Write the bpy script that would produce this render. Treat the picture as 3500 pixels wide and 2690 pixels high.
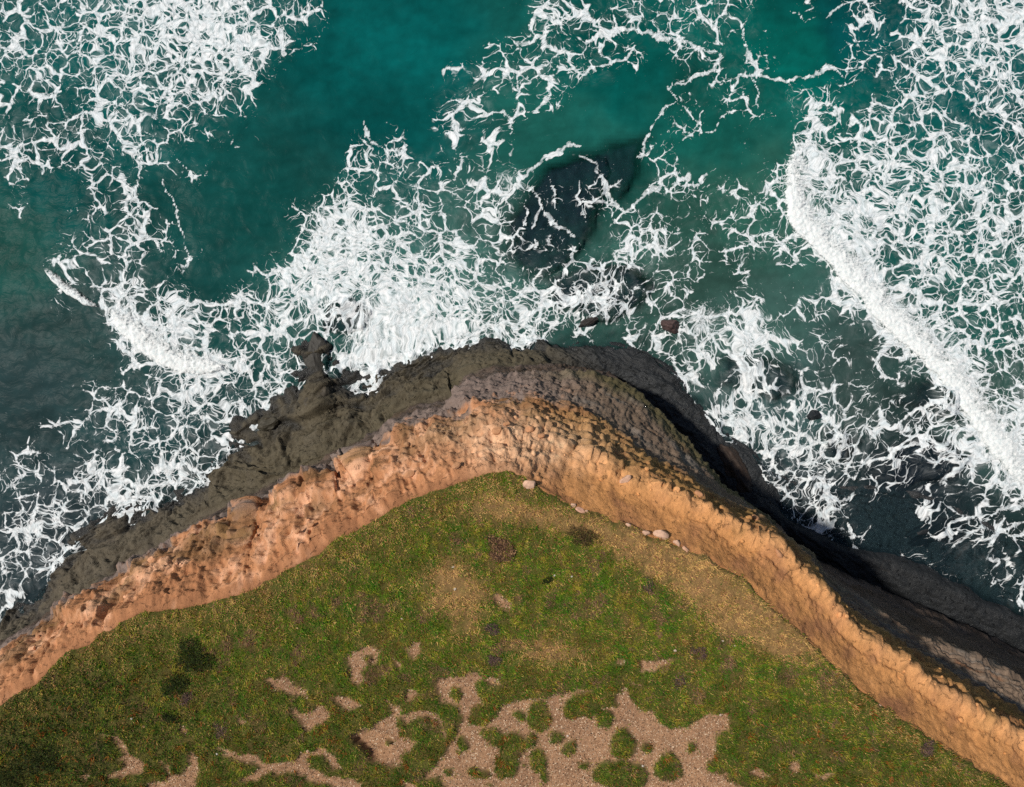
import bpy, math, random
import numpy as np
from mathutils import Vector

random.seed(7)
rng = np.random.default_rng(11)
for o in list(bpy.data.objects):
    bpy.data.objects.remove(o, do_unlink=True)
scene = bpy.context.scene
COL = scene.collection

# ------------------------------------------------------------------ camera, sky, sun
H = 60.0                      # drone height above the sea (m)
TOP = 20.0                    # cliff-top height
FPX = 2500.0                  # focal length in photograph pixels (3500 wide)
cam_d = bpy.data.cameras.new("camera")
cam_d.sensor_fit = 'HORIZONTAL'
cam_d.sensor_width = 36.0
cam_d.lens = 36.0 * FPX / 3500.0
cam_d.clip_end = 2000.0
cam = bpy.data.objects.new("camera", cam_d)
COL.objects.link(cam)
cam.location = (0, 0, H)
cam.rotation_euler = (0, 0, 0)
scene.camera = cam

SUN_EL, SUN_AZ = 56.0, 284.0      # azimuth clockwise from +Y (up in the picture)
world = bpy.data.worlds.new("World")
scene.world = world
world.use_nodes = True
wn = world.node_tree.nodes
sky = wn.new('ShaderNodeTexSky')
sky.sky_type = 'NISHITA'
sky.sun_disc = False
sky.sun_elevation = math.radians(SUN_EL)
sky.sun_rotation = math.radians(SUN_AZ)
wn['Background'].inputs['Strength'].default_value = 0.055
world.node_tree.links.new(sky.outputs[0], wn['Background'].inputs['Color'])
sun_d = bpy.data.lights.new("sun", 'SUN')
sun_d.energy = 4.0
sun_d.angle = math.radians(3.0)
sun_d.color = (1.0, 0.94, 0.85)
sun = bpy.data.objects.new("sun", sun_d)
COL.objects.link(sun)
tos = Vector((math.sin(math.radians(SUN_AZ)) * math.cos(math.radians(SUN_EL)),
              math.cos(math.radians(SUN_AZ)) * math.cos(math.radians(SUN_EL)),
              math.sin(math.radians(SUN_EL))))
sun.rotation_euler = tos.to_track_quat('Z', 'Y').to_euler()
sun.location = tos * 120
scene.view_settings.view_transform = 'Standard'
scene.view_settings.look = 'None'
scene.view_settings.exposure = 0.0
scene.view_settings.gamma = 1.0
scene.cycles.max_bounces = 6
scene.cycles.transparent_max_bounces = 8
scene.cycles.caustics_reflective = False
scene.cycles.caustics_refractive = False
scene.cycles.use_denoising = False

# ------------------------------------------------------------------ numeric helpers
def lin(r, g, b):
    c = np.array([r, g, b], float) / 255.0
    return np.where(c <= 0.04045, c / 12.92, ((c + 0.055) / 1.055) ** 2.4)

def W(px, py, z):                       # photograph point at a known height -> world x, y
    px = np.asarray(px, float); py = np.asarray(py, float)
    k = (H - np.asarray(z, float)) / FPX
    return (px - 1750.0) * k, -(py - 1345.0) * k

def sst(a, b, x):
    t = np.clip((x - a) / (b - a), 0, 1)
    return t * t * (3 - 2 * t)

def _hash(ix, iy, iz, seed):
    h = (ix.astype(np.uint32) * np.uint32(374761393)) ^ (iy.astype(np.uint32) * np.uint32(668265263)) \
        ^ (iz.astype(np.uint32) * np.uint32(2147483647)) ^ np.uint32((seed * 144665 + 971) & 0xffffffff)
    h = (h ^ (h >> np.uint32(13))) * np.uint32(1274126177)
    h = (h ^ (h >> np.uint32(15))) * np.uint32(2246822519)
    return h ^ (h >> np.uint32(16))

def vnoise(x, y, z=None, seed=0):       # gradient-like value noise, about -1..1
    if z is None: z = np.zeros_like(x)
    x = np.asarray(x, np.float32); y = np.asarray(y, np.float32); z = np.asarray(z, np.float32)
    xi = np.floor(x); yi = np.floor(y); zi = np.floor(z)
    fx, fy, fz = x - xi, y - yi, z - zi
    xi = xi.astype(np.int64); yi = yi.astype(np.int64); zi = zi.astype(np.int64)
    ux = fx * fx * fx * (fx * (fx * 6 - 15) + 10)
    uy = fy * fy * fy * (fy * (fy * 6 - 15) + 10)
    uz = fz * fz * fz * (fz * (fz * 6 - 15) + 10)
    def g(dx, dy, dz):
        h = _hash(xi + dx, yi + dy, zi + dz, seed)
        a = (h & np.uint32(1023)).astype(np.float32) * np.float32(2 * math.pi / 1024)
        c = ((h >> np.uint32(10)) & np.uint32(1023)).astype(np.float32) / 511.5 - 1
        s = np.sqrt(np.maximum(0, 1 - c * c))
        return np.cos(a) * s * (fx - dx) + np.sin(a) * s * (fy - dy) + c * (fz - dz)
    a0 = g(0,0,0); a0 += ux * (g(1,0,0) - a0)
    a1 = g(0,1,0); a1 += ux * (g(1,1,0) - a1)
    b0 = g(0,0,1); b0 += ux * (g(1,0,1) - b0)
    b1 = g(0,1,1); b1 += ux * (g(1,1,1) - b1)
    a0 += uy * (a1 - a0); b0 += uy * (b1 - b0)
    return (a0 + uz * (b0 - a0)) * 1.5

def fbm(x, y, z=None, oct=4, seed=0, gain=0.5, ridged=False):
    if z is None: z = np.zeros_like(x)
    s = np.zeros(np.shape(x), np.float32); a = 1.0; t = 0.0; f = 1.0
    for k in range(oct):
        n = vnoise(x * f + 17.3 * k, y * f - 9.1 * k, z * f + 3.7 * k, seed + k)
        if ridged: n = 1 - 2 * np.abs(n)
        s += a * n; t += a; a *= gain; f *= 2.03
    return s / t

def worley(x, y, z, seed=0):            # F1, F2, cell id 0..1
    x = np.asarray(x, np.float32); y = np.asarray(y, np.float32); z = np.asarray(z, np.float32)
    xi = np.floor(x).astype(np.int64); yi = np.floor(y).astype(np.int64); zi = np.floor(z).astype(np.int64)
    f1 = np.full(x.shape, 9, np.float32); f2 = f1.copy(); cid = np.zeros_like(f1)
    for dx in (-1, 0, 1):
        for dy in (-1, 0, 1):
            for dz in (-1, 0, 1):
                h = _hash(xi + dx, yi + dy, zi + dz, seed)
                px = xi + dx + (h & np.uint32(1023)).astype(np.float32) / 1023
                py = yi + dy + ((h >> np.uint32(10)) & np.uint32(1023)).astype(np.float32) / 1023
                pz = zi + dz + ((h >> np.uint32(20)) & np.uint32(1023)).astype(np.float32) / 1023
                d = np.sqrt((px - x) ** 2 + (py - y) ** 2 + (pz - z) ** 2).astype(np.float32)
                nearer = d < f1
                f2 = np.where(nearer, f1, np.minimum(f2, d))
                cid = np.where(nearer, ((h >> np.uint32(7)) & np.uint32(255)).astype(np.float32) / 255, cid)
                f1 = np.where(nearer, d, f1)
    return f1, f2, cid

def smooth1(a, s):
    r = max(1, int(3 * s)); k = np.exp(-0.5 * (np.arange(-r, r + 1) / s) ** 2); k /= k.sum()
    p = np.concatenate([2 * a[0] - a[1:r + 1][::-1], a, 2 * a[-1] - a[-r - 1:-1][::-1]])
    return np.convolve(p, k, 'valid')

def blur2(a, s):
    r = max(1, int(3 * s)); k = np.exp(-0.5 * (np.arange(-r, r + 1) / s) ** 2); k /= k.sum()
    for ax in (0, 1):
        p = np.pad(a, [(r, r) if i == ax else (0, 0) for i in (0, 1)], mode='edge')
        out = np.zeros_like(a)
        for i, w in enumerate(k):
            out += w * (p[i:i + a.shape[0], :] if ax == 0 else p[:, i:i + a.shape[1]])
        a = out
    return a

def inpoly(x, y, poly):
    p = np.asarray(poly, float); ins = np.zeros(np.shape(x), bool)
    j = len(p) - 1
    for i in range(len(p)):
        xi, yi, xj, yj = p[i, 0], p[i, 1], p[j, 0], p[j, 1]
        if yi != yj:
            ins ^= ((yi > y) != (yj > y)) & (x < (xj - xi) * (y - yi) / (yj - yi) + xi)
        j = i
    return ins

def segdist(x, y, pts):                 # distance to polyline and the parameter 0..n-1 of the nearest point
    best = np.full(np.shape(x), 1e9); bt = np.zeros(np.shape(x))
    for i in range(len(pts) - 1):
        ax, ay = pts[i][:2]; bx, by = pts[i + 1][:2]
        dx, dy = bx - ax, by - ay
        t = np.clip(((x - ax) * dx + (y - ay) * dy) / (dx * dx + dy * dy + 1e-9), 0, 1)
        d = np.hypot(x - ax - t * dx, y - ay - t * dy)
        m = d < best
        best = np.where(m, d, best); bt = np.where(m, i + t, bt)
    return best, bt

# ------------------------------------------------------------------ mesh helpers
def mesh_obj(name, verts, faces, mat=None, smooth=True, attrs=None, parent=None, fixed=None):
    """verts (n,3), faces (m,k) all the same k; attrs name -> (n,) float or (n,3) colour/vector"""
    verts = np.ascontiguousarray(verts, np.float32); faces = np.ascontiguousarray(faces, np.int32)
    me = bpy.data.meshes.new(name)
    k = faces.shape[1]
    me.vertices.add(len(verts)); me.vertices.foreach_set('co', verts.ravel())
    me.loops.add(faces.size); me.loops.foreach_set('vertex_index', faces.ravel())
    me.polygons.add(len(faces))
    me.polygons.foreach_set('loop_start', np.arange(0, faces.size, k, dtype=np.int32))
    me.polygons.foreach_set('loop_total', np.full(len(faces), k, np.int32))
    me.polygons.foreach_set('use_smooth', np.full(len(faces), smooth, bool))
    for nm, a in (attrs or {}).items():
        a = np.asarray(a, np.float32)
        if a.ndim == 1:
            t = me.attributes.new(nm, 'FLOAT', 'POINT'); t.data.foreach_set('value', a)
        elif nm.startswith('vec'):
            t = me.attributes.new(nm, 'FLOAT_VECTOR', 'POINT'); t.data.foreach_set('vector', np.ascontiguousarray(a).ravel())
        else:
            c = np.ones((len(a), 4), np.float32); c[:, :3] = a
            t = me.attributes.new(nm, 'FLOAT_COLOR', 'POINT'); t.data.foreach_set('color', c.ravel())
    me.update(); me.validate()
    if mat: me.materials.append(mat)
    ob = bpy.data.objects.new(name, me); COL.objects.link(ob)
    if parent: ob.parent = parent
    return ob

def gridfaces(nr, nc, mask=None):
    i = np.arange(nr * nc).reshape(nr, nc)
    f = np.stack([i[:-1, :-1], i[:-1, 1:], i[1:, 1:], i[1:, :-1]], -1)
    if mask is not None: f = f[mask]
    return f.reshape(-1, 4)

def tag(o, label=None, cat=None, group=None, kind=None):
    if label: o['label'] = label
    if cat: o['category'] = cat
    if group: o['group'] = group
    if kind: o['kind'] = kind
    return o

# ------------------------------------------------------------------ node helpers
class NT:
    def __init__(s, name):
        s.m = bpy.data.materials.new(name); s.m.use_nodes = True
        s.t = s.m.node_tree; s.b = s.t.nodes['Principled BSDF']; s.out = s.t.nodes['Material Output']
    def n(s, typ, **kw):
        nd = s.t.nodes.new(typ)
        for k, v in kw.items(): setattr(nd, k, v)
        return nd
    def lk(s, a, b): s.t.links.new(a, b)
    def put(s, sock, v):
        if hasattr(v, 'is_output'): s.lk(v, sock)
        else: sock.default_value = v
    def math(s, op, a, b=None, c=None, clamp=False):
        nd = s.n('ShaderNodeMath', operation=op, use_clamp=clamp)
        s.put(nd.inputs[0], a)
        if b is not None: s.put(nd.inputs[1], b)
        if c is not None: s.put(nd.inputs[2], c)
        return nd.outputs[0]
    def vmath(s, op, a, b=None, scale=None):
        nd = s.n('ShaderNodeVectorMath', operation=op)
        s.put(nd.inputs[0], a)
        if b is not None: s.put(nd.inputs[1], b)
        if scale is not None: s.put(nd.inputs['Scale'], scale)
        return nd.outputs[0]
    def attr(s, name, out='Fac'):
        nd = s.n('ShaderNodeAttribute', attribute_name=name); return nd.outputs[out]
    def noise(s, vec, scale, detail=4, rough=0.55, dist=0.0, color=False):
        nd = s.n('ShaderNodeTexNoise'); s.put(nd.inputs['Vector'], vec)
        nd.inputs['Scale'].default_value = scale; nd.inputs['Detail'].default_value = detail
        nd.inputs['Roughness'].default_value = rough; nd.inputs['Distortion'].default_value = dist
        return nd.outputs['Color' if color else 'Fac']
    def voro(s, vec, scale, feature='DISTANCE_TO_EDGE', dims='2D'):
        nd = s.n('ShaderNodeTexVoronoi', feature=feature, voronoi_dimensions=dims)
        s.put(nd.inputs['Vector'], vec); nd.inputs['Scale'].default_value = scale
        return nd.outputs['Distance']
    def mixc(s, f, a, b, mode='MIX'):
        nd = s.n('ShaderNodeMix', data_type='RGBA', blend_type=mode)
        s.put(nd.inputs[0], f); s.put(nd.inputs[6], a); s.put(nd.inputs[7], b)
        return nd.outputs[2]
    def mapr(s, v, a, b, c=0.0, d=1.0, smooth=True):
        nd = s.n('ShaderNodeMapRange', interpolation_type='SMOOTHSTEP' if smooth else 'LINEAR')
        s.put(nd.inputs[0], v)
        for i, q in enumerate((a, b, c, d)): s.put(nd.inputs[i + 1], q)
        return nd.outputs[0]
    def bump(s, h, strength, dist, normal=None):
        nd = s.n('ShaderNodeBump'); s.put(nd.inputs['Height'], h)
        nd.inputs['Strength'].default_value = strength; nd.inputs['Distance'].default_value = dist
        if normal: s.lk(normal, nd.inputs['Normal'])
        return nd.outputs[0]
    def pos(s): return s.n('ShaderNodeNewGeometry').outputs['Position']

def rock_material(name, rough=0.85, fine=0.5, bump=0.06, wetattr=False, crack=0.0):
    q = NT(name); p = q.pos()
    col = q.attr('col', 'Color')
    n1 = q.noise(p, 2.6, 6, 0.68); n2 = q.noise(p, 13.0, 5, 0.75)
    v = q.math('MULTIPLY_ADD', n1, 1.5 * fine, 1 - 0.75 * fine)
    v2 = q.math('MULTIPLY_ADD', n2, 1.9 * fine, 1 - 0.95 * fine)
    vv = q.math('MULTIPLY', v, v2)
    hgt = q.math('ADD', q.math('MULTIPLY', n1, 0.6), q.math('MULTIPLY', n2, 0.4))
    if crack:
        wv_ = q.vmath('ADD', q.vmath('MULTIPLY', p, (1, 1, 1.6)), q.vmath('SCALE', q.noise(p, 1.1, 4, 0.6, color=True), scale=1.3))
        ck = q.mapr(q.voro(wv_, 0.85, dims='3D'), 0.0, 0.045)
        gate = q.mapr(n1, 0.38, 0.48)
        ck = q.math('MAXIMUM', ck, gate)
        vv = q.math('MULTIPLY', vv, q.math('MULTIPLY_ADD', ck, crack, 1 - crack))
        hgt = q.math('ADD', hgt, q.math('MULTIPLY', ck, 0.35))
    sc = q.vmath('SCALE', col, scale=vv)
    q.lk(sc, q.b.inputs['Base Color'])
    q.lk(q.bump(hgt, 1.0, bump), q.b.inputs['Normal'])
    if wetattr:
        w = q.attr('wet')
        q.lk(q.math('MULTIPLY_ADD', w, -0.5, rough), q.b.inputs['Roughness'])
    else:
        q.b.inputs['Roughness'].default_value = rough
    q.b.inputs['Specular IOR Level'].default_value = 0.25
    return q.m

# ------------------------------------------------------------------ the coast lines, traced and given their real heights
S = 3500.0 / 2186.0
A_pts = [(-330,1740),(-160,1620),(-60,1540),(0,1503),(75,1463),(110,1425),(145,1391),(200,1370),(260,1330),(300,1307),(380,1300),
  (460,1285),(530,1263),(580,1236),(625,1210),(680,1183),(715,1150),(790,1120),(850,1077),(920,1050),(980,1030),(1045,1009),(1090,1003),
  (1130,1026),(1180,1056),(1240,1092),(1330,1119),(1400,1147),(1450,1165),(1520,1197),(1590,1235),(1640,1290),(1700,1342),(1740,1380),
  (1800,1440),(1860,1487),(1920,1530),(1990,1580),(2050,1620),(2120,1660),(2186,1702),(2300,1775),(2480,1900)]
B_pts = [(-330,1640,12),(-160,1520,12),(-70,1465,12.5),(0,1420,12.5),(80,1362,12.5),(160,1306,12.5),(235,1262,12.5),(300,1225,12.5),(345,1200,12.5),(410,1160,12.5),(473,1130,12.5),
  (530,1098,12.5),(545,1087,12.8),(575,1090,12.5),(626,1052,12.5),(640,1040,12.8),(692,1019,12.5),(740,1010,12.5),(768,985,12.8),(775,972,13),(808,974,12.5),(835,945,12.5),(880,925,12.3),(930,905,12.2),(985,888,12),
  (1030,872,11.8),(1075,856,11.6),(1130,850,11.4),(1200,868,11.4),(1260,895,11.6),(1320,935,12),(1380,985,12.5),(1440,1015,13),(1500,1060,13),(1560,1090,13),
  (1620,1115,13),(1690,1175,13),(1725,1220,13),(1765,1275,13),(1835,1324,13),(1905,1376,13),(1975,1420,13),(2045,1456,13),(2105,1490,13),(2200,1548,13),(2320,1680,13),(2500,1800,13)]
C_pts = [(-330,1600,10.5),(-160,1490,10.5),(-70,1435,11),(0,1389,11),(60,1356,11),(130,1311,11),(200,1266,11),(260,1231,11),(330,1191,11),(400,1147,11),(466,1115,11),(535,1083,11.2),
  (580,1062,11),(626,1041,11),(688,1008,11),(713,995,11),(763,968,11),(800,949,11),(812,935,10.8),(841,911,10.6),(888,893,10.4),(930,885,10.2),(968,874,10),(982,838,10),(995,823,9.8),
  (1063,808,9),(1100,812,8.6),(1155,803,8.0),(1210,800,7.2),(1266,803,6.6),(1320,821,6.4),(1367,850,6.4),(1406,890,6.8),(1440,930,7.2),(1477,970,7.8),(1518,1018,8.4),(1562,1061,9),
  (1614,1107,9.6),(1673,1152,10.2),(1730,1195,10.6),(1780,1258,11),(1850,1303,11),(1950,1360,11),(2050,1402,11),(2120,1430,11),(2186,1460,11),(2320,1520,11),(2520,1620,11)]
E_pts = [(-420,1560),(-200,1430),(-60,1352),(0,1330),(45,1308),(75,1280),(110,1240),(150,1190),(180,1148),(215,1112),(270,1088),(335,1082),(385,1076),(400,1050),(440,1033),(455,1000),
  (485,972),(512,945),(517,915),(560,892),(608,862),(640,832),(637,780),(650,732),(672,726),(700,765),(740,800),(800,818),(870,788),(950,763),(1050,738),(1150,733),(1220,745),
  (1300,738),(1380,757),(1440,800),(1480,860),(1540,925),(1600,965),(1640,1010),(1700,1035),(1790,1040),(1900,1040),(2010,1070),(2100,1120),(2200,1180),(2350,1250),(2560,1400)]

def wl(pts, zc=None):
    p = np.array([(q[0], q[1]) for q in pts], float) * S
    z = np.array([q[2] if len(q) > 2 else zc for q in pts], float)
    x, y = W(p[:, 0], p[:, 1], z)
    return np.stack([x, y, z], 1)

def resample(P, n, sm=0):
    d = np.concatenate([[0], np.cumsum(np.hypot(*(np.diff(P[:, :2], axis=0).T)))])
    t = np.linspace(0, d[-1], n)
    R = np.stack([np.interp(t, d, P[:, k]) for k in range(P.shape[1])], 1)
    if sm:
        for k in range(P.shape[1]): R[:, k] = smooth1(R[:, k], sm)
    return R, d[-1]

NC = 1560
Aw, Bw, Cw, Ew = wl(A_pts, TOP), wl(B_pts), wl(C_pts), wl(E_pts, 0.0)
Cl, Clen = resample(Cw, NC, 3)
ref, _ = resample(Cw, NC, 60)            # a smoothed coast that gives the across direction

def match(P, sm, nfine=6000, smline=4):
    R, L = resample(P, nfine, smline)
    idx = np.zeros(len(ref))
    for i in range(0, len(ref), 4):
        d = (R[:, 0] - ref[i, 0]) ** 2 + (R[:, 1] - ref[i, 1]) ** 2
        idx[i] = d.argmin()
    idx = np.interp(np.arange(len(ref)), np.arange(0, len(ref), 4), idx[::4])
    idx = np.maximum.accumulate(idx)
    idx = smooth1(idx, sm)
    idx = np.clip(np.maximum.accumulate(idx), 0, nfine - 1)
    return np.stack([np.interp(idx, np.arange(nfine), R[:, k]) for k in range(3)], 1)

Am = match(Aw, 25); Bm = match(Bw, 14); Em = match(Ew, 28)
dC = np.gradient(ref[:, :2], axis=0); dC /= np.linalg.norm(dC, axis=1)[:, None]
out = np.stack([-dC[:, 1], dC[:, 0]], 1)                 # seaward (left of the travel direction)
sarc = np.linspace(0, Clen, NC)

# the foot of the rock wall and the shelf beyond it
px_of_C = (Cl[:, 0] / (H - Cl[:, 2]) * FPX + 1750) / S    # overview abscissa
rightness = sst(1080, 1330, px_of_C)                      # 0 on the west side, 1 round on the east side
farright = sst(1560, 1900, px_of_C)
Dw = np.zeros((NC, 3))
off = 0.9 * (1 - rightness) + 0.75 * rightness + 0.8 * farright + 0.25 * fbm(sarc * 0.5, sarc * 0, oct=3, seed=5)
Dw[:, :2] = Cl[:, :2] + out * off[:, None]
Dw[:, 2] = 3.4 * (1 - rightness) + 0.15 * rightness + 0.2 * fbm(sarc * 0.3, sarc * 0 + 4, oct=2, seed=8)
Dw[:, 2] = np.minimum(Dw[:, 2], Cl[:, 2] - 1.2)
# keep the waterline outside the wall foot
dE = ((Em[:, :2] - Dw[:, :2]) * out).sum(1)
Em[:, :2] += out * np.maximum(0, 1.0 - dE)[:, None]
Fw = Em.copy(); Fw[:, :2] += out * (5.0); Fw[:, 2] = -4.2

rows = []; vpar = []
def seg(P, Q, n, code, prof=None, end=False):
    for k in range(n + (1 if end else 0)):
        t = k / n
        R = P + (Q - P) * t
        if prof is not None: R = prof(P, Q, t)
        rows.append(R); vpar.append(code + t)

KN = 0.48 + 0.20 * sst(1240, 1500, px_of_C) + 0.16 * fbm(sarc * 0.28, sarc * 0 + 9, oct=6, seed=12, gain=0.6)
def prof_AB(P, Q, t):                    # west: scarp and steep face; east: soil slope to a crumbling crest, then a steep drop
    R = (P + (Q - P) * t).copy()
    west = 0.04 * sst(0, 0.05, np.array([t]))[0] + 0.46 * t + 0.5 * t ** 1.7
    a_ = 0.34 * t / KN; b_ = 0.34 + 0.66 * (t - KN) / (1 - KN)
    east = np.maximum(a_, b_) * (t > KN) + a_ * (t <= KN)
    zz = west * (1 - rightness) + east * rightness
    R[:, 2] = P[:, 2] + (Q[:, 2] - P[:, 2]) * zz
    return R
def prof_CD(P, Q, t):
    R = P + (Q - P) * (0.35 * t + 0.65 * t ** 3)
    R = R.copy(); R[:, 2] = P[:, 2] + (Q[:, 2] - P[:, 2]) * t
    return R
def prof_DE(P, Q, t):
    R = (P + (Q - P) * t).copy()
    west = Q[:, 2] + (P[:, 2] - Q[:, 2]) * (0.25 * (1 - t) + 0.75 * (1 - t) ** 1.7)
    east = P[:, 2] * (1 - t) + 0.75 * np.sin(math.pi * min(1, t * 1.05)) ** 0.7 * (t < 0.96) + Q[:, 2] * t
    R[:, 2] = west * (1 - rightness) + east * rightness
    R[:, 2] += (-0.22 - R[:, 2]) * farright * sst(0.25, 0.4, np.array([t]))[0] * (1 - sst(.9, 1, np.array([t]))[0])
    return R
A_in = Am.copy(); A_in[:, :2] -= out * 0.45; A_in[:, 2] = TOP - 0.25
A_lip = Am.copy(); A_lip[:, 2] = TOP - 0.12
seg(A_in, A_lip, 4, -1)
seg(A_lip, Bm, 112, 0, prof_AB)
seg(Bm, Cl, 40, 1)
seg(Cl, Dw, 26, 2, prof_CD)
seg(Dw, Em, 96, 3, prof_DE)
seg(Em, Fw, 26, 4, end=True)
G = np.array(rows); vpar = np.array(vpar)                # (nr, NC, 3)
NR = len(rows)
V = np.repeat(vpar[:, None], NC, 1)
SS = np.repeat(sarc[None, :], NR, 0)

# correct the slope between grass edge and rim so that it is a straight line in plan (already) and smooth seams
for k in range(3):
    pass

def normals(G):
    du = np.gradient(G, axis=1); dv = np.gradient(G, axis=0)
    n = np.cross(du, dv); l = np.linalg.norm(n, axis=2, keepdims=True)
    n = n / np.maximum(l, 1e-6)
    return n
N0 = normals(G)
if N0[len(rows) // 4, :, 2].mean() < 0: N0 = -N0
for _ in range(3):                                       # calm the normals
    N0[1:-1] = (N0[:-2] + 2 * N0[1:-1] + N0[2:]) / 4
    N0[:, 1:-1] = (N0[:, :-2] + 2 * N0[:, 1:-1] + N0[:, 2:]) / 4
N0 /= np.maximum(np.linalg.norm(N0, axis=2, keepdims=True), 1e-6)

X, Y, Z = G[..., 0], G[..., 1], G[..., 2]
RT = np.repeat(rightness[None, :], NR, 0); FR = np.repeat(farright[None, :], NR, 0)
ab = sst(-0.05, 0.06, V) * (1 - sst(0.97, 1.06, V))
bc = sst(0.94, 1.05, V) * (1 - sst(1.95, 2.1, V))
cd = sst(1.95, 2.05, V) * (1 - sst(2.9, 3.05, V))
de = sst(2.93, 3.06, V) * (1 - sst(4.0, 4.4, V)) 
ef = sst(3.9, 4.2, V)
D = np.zeros_like(X)
# sandstone slope: buttresses, crumbling lumps, rills
big = fbm(X * 0.33, Y * 0.33, Z * 0.2, oct=3, seed=21)
med = fbm(X * 0.9, Y * 0.9, Z * 0.7, oct=4, seed=31, ridged=True)
f1, f2, cid = worley(X * 1.15 + 0.35 * med, Y * 1.15, Z * 0.95, seed=3)
g1, g2, gid = worley(X * 2.9, Y * 2.9, Z * 2.4, seed=9)
fine = fbm(X * 2.6, Y * 2.6, Z * 2.0, oct=4, seed=41)
lumpy = np.clip(0.62 - f1, -0.35, 0.62)
mask_cr = sst(0.1, 0.3, V) * (0.35 + 0.65 * sst(-0.25, 0.35, big + 0.25 * (1 - RT)))
smoothright = RT * (1 - sst(0.45, 0.75, V))              # the smooth soil bowl under the east rim
lump_amp = (1 - 0.85 * smoothright)
edge0 = sst(-0.01, 0.035, V)
KNm = np.repeat(KN[None, :], NR, 0)
fine2 = fbm(X * 6.5, Y * 6.5, Z * 5.0, oct=3, seed=43)
crest = RT * np.exp(-((V - KNm) / 0.13) ** 2)
TPM = np.repeat((1 - 0.85 * np.exp(-((px_of_C - 1090) / 130) ** 2))[None, :], NR, 0)
gul = fbm(SS * 0.42 + 0.5 * big, V * 0.9 + 0.3 * big, oct=4, seed=46, ridged=True) - 0.1
gul2 = fbm(SS * 1.3 + 0.9 * V, V * 1.3, oct=4, seed=47, ridged=True)
steep = fbm(X * 1.5 + 0.6 * big, Y * 1.5, Z * 0.5, oct=4, seed=45, ridged=True)
lump_amp = np.maximum(lump_amp, 0.9 * crest)
D += ab * edge0 * ((0.5 - 0.2 * RT) * big + lump_amp * (0.26 * med + 0.18 * lumpy * mask_cr + 0.14 * np.clip(0.5 - g1, -.2, .5) * mask_cr + 0.13 * fine + 0.2 * steep + 0.05 * fine2) + (1 - RT) * TPM * (0.55 * gul + 0.22 * gul2) + crest * (0.25 + 0.25 * lumpy))
D += ab * edge0 * 0.06 * fine
rill = fbm(SS * 1.6 + 0.4 * fine, V * 1.2, oct=3, seed=77, ridged=True)
D += ab * RT * TPM * sst(0.3, 0.8, V) * 0.13 * rill * (0.3 + 0.7 * sst(-0.2, 0.4, big))
step_ = Z * 1.1 + 0.5 * big + 0.25 * fine; stepf = step_ - np.floor(step_)
D += ab * edge0 * (0.10 + 0.12 * RT) * (sst(0.0, 0.35, stepf) - sst(0.5, 1.0, stepf)) * sst(0.35, 0.6, V)
# traced buttresses on the west flank: sharp on the sunward side, tailing off to the right (photo px)
BUT = [(868,1775,62,40,.45),(1012,1705,62,48,.5),(650,1850,65,38,0.55),(470,1960,70,38,0.5),(280,2100,75,40,0.5),
       (1240,1600,70,50,.7),(1590,1370,80,60,.7),(1420,1500,70,50,0.5),(1680,1470,70,50,0.6),(1120,1690,60,40,.5),(760,1830,50,34,.4)]
k_ = FPX / (H - Z); PX = X * k_ + 1750; PY = -Y * k_ + 1345
for (bx, by, rx, ry, amp) in BUT:
    wob = 30 * fbm(X * 0.7, Y * 0.7, Z * 0.7, oct=4, seed=int(bx))
    dx = (PX - bx + wob) / rx; dy = (PY - by + wob) / ry
    body = sst(-1.05, -0.75, dx) * (1 - sst(-0.2, 2.0, dx)) * (1 - sst(0.55, 1.15, np.abs(dy)))
    D += amp * body * sst(0.15, 0.3, V) * (1 - sst(1.35, 1.7, V))
# grey banded rim
strata = fbm(SS * 0.35, (Z - 0.08 * X) * 3.2, oct=3, seed=52, ridged=True)
D += bc * ((0.30 - 0.14 * RT) * strata + (0.22 - 0.1 * RT) * med + (0.22 - 0.14 * RT) * lumpy + 0.14 * fine + 0.06 * fine2 + 0.2 * big)
D += bc * RT * 0.18 * fbm(SS * 0.3 + 0.4 * big, V * 7 + big, oct=5, seed=54, ridged=True)
D += cd * (0.35 * big + 0.3 * med + 0.25 * strata)
# shelf: ridges that run with the coast, hollows, pits along the outer edge
acr = np.cumsum(np.concatenate([np.zeros((1, NC)), np.linalg.norm(np.diff(G[..., :2], axis=0), axis=2)], 0), axis=0)
wv = 1.5 * fbm(X * 0.22, Y * 0.22, oct=3, seed=60)
ridge = fbm(SS * 0.16 + 0.15 * acr, acr * 0.62 + wv, oct=5, seed=61, ridged=True)
hol = fbm(X * 0.42, Y * 0.42, oct=4, seed=66)
blk = worley(X * 0.55 + 0.3 * hol, Y * 0.75, Z * 0 + 0.5, seed=14)
n_cr = fbm(X * 0.3, Y * 0.3, oct=3, seed=15); crack = 1 - sst(0.0, 0.05, blk[1] - blk[0])
pit = worley(X * 0.55 + 0.5 * hol, Y * 0.55 + 0.4 * fine, Z * 0, seed=19)[0]
shelf_amp = (1 - 0.45 * RT - 0.25 * FR)
ter = fbm(SS * 0.10 + 0.1 * acr, acr * 0.33 + 1.3 * wv, oct=3, seed=64); ter = (np.floor(ter * 5) + sst(0.25, 0.75, ter * 5 - np.floor(ter * 5))) / 5
D += de * shelf_amp * (0.75 * ridge + 0.6 * hol + 1.5 * ter * (1 - RT) + 0.2 * fine + 0.09 * fine2 - 0.12 * crack * sst(0.0, 0.3, n_cr))
D -= de * (1 - RT) * sst(3.55, 3.85, V) * 0.9 * (1 - sst(0.12, 0.36, pit + 0.15 * fine))
D += de * (0.20 - 0.1 * RT) * fbm(SS * 0.5 + 0.4 * hol, acr * 1.9 + wv, oct=4, seed=63, ridged=True)
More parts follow.
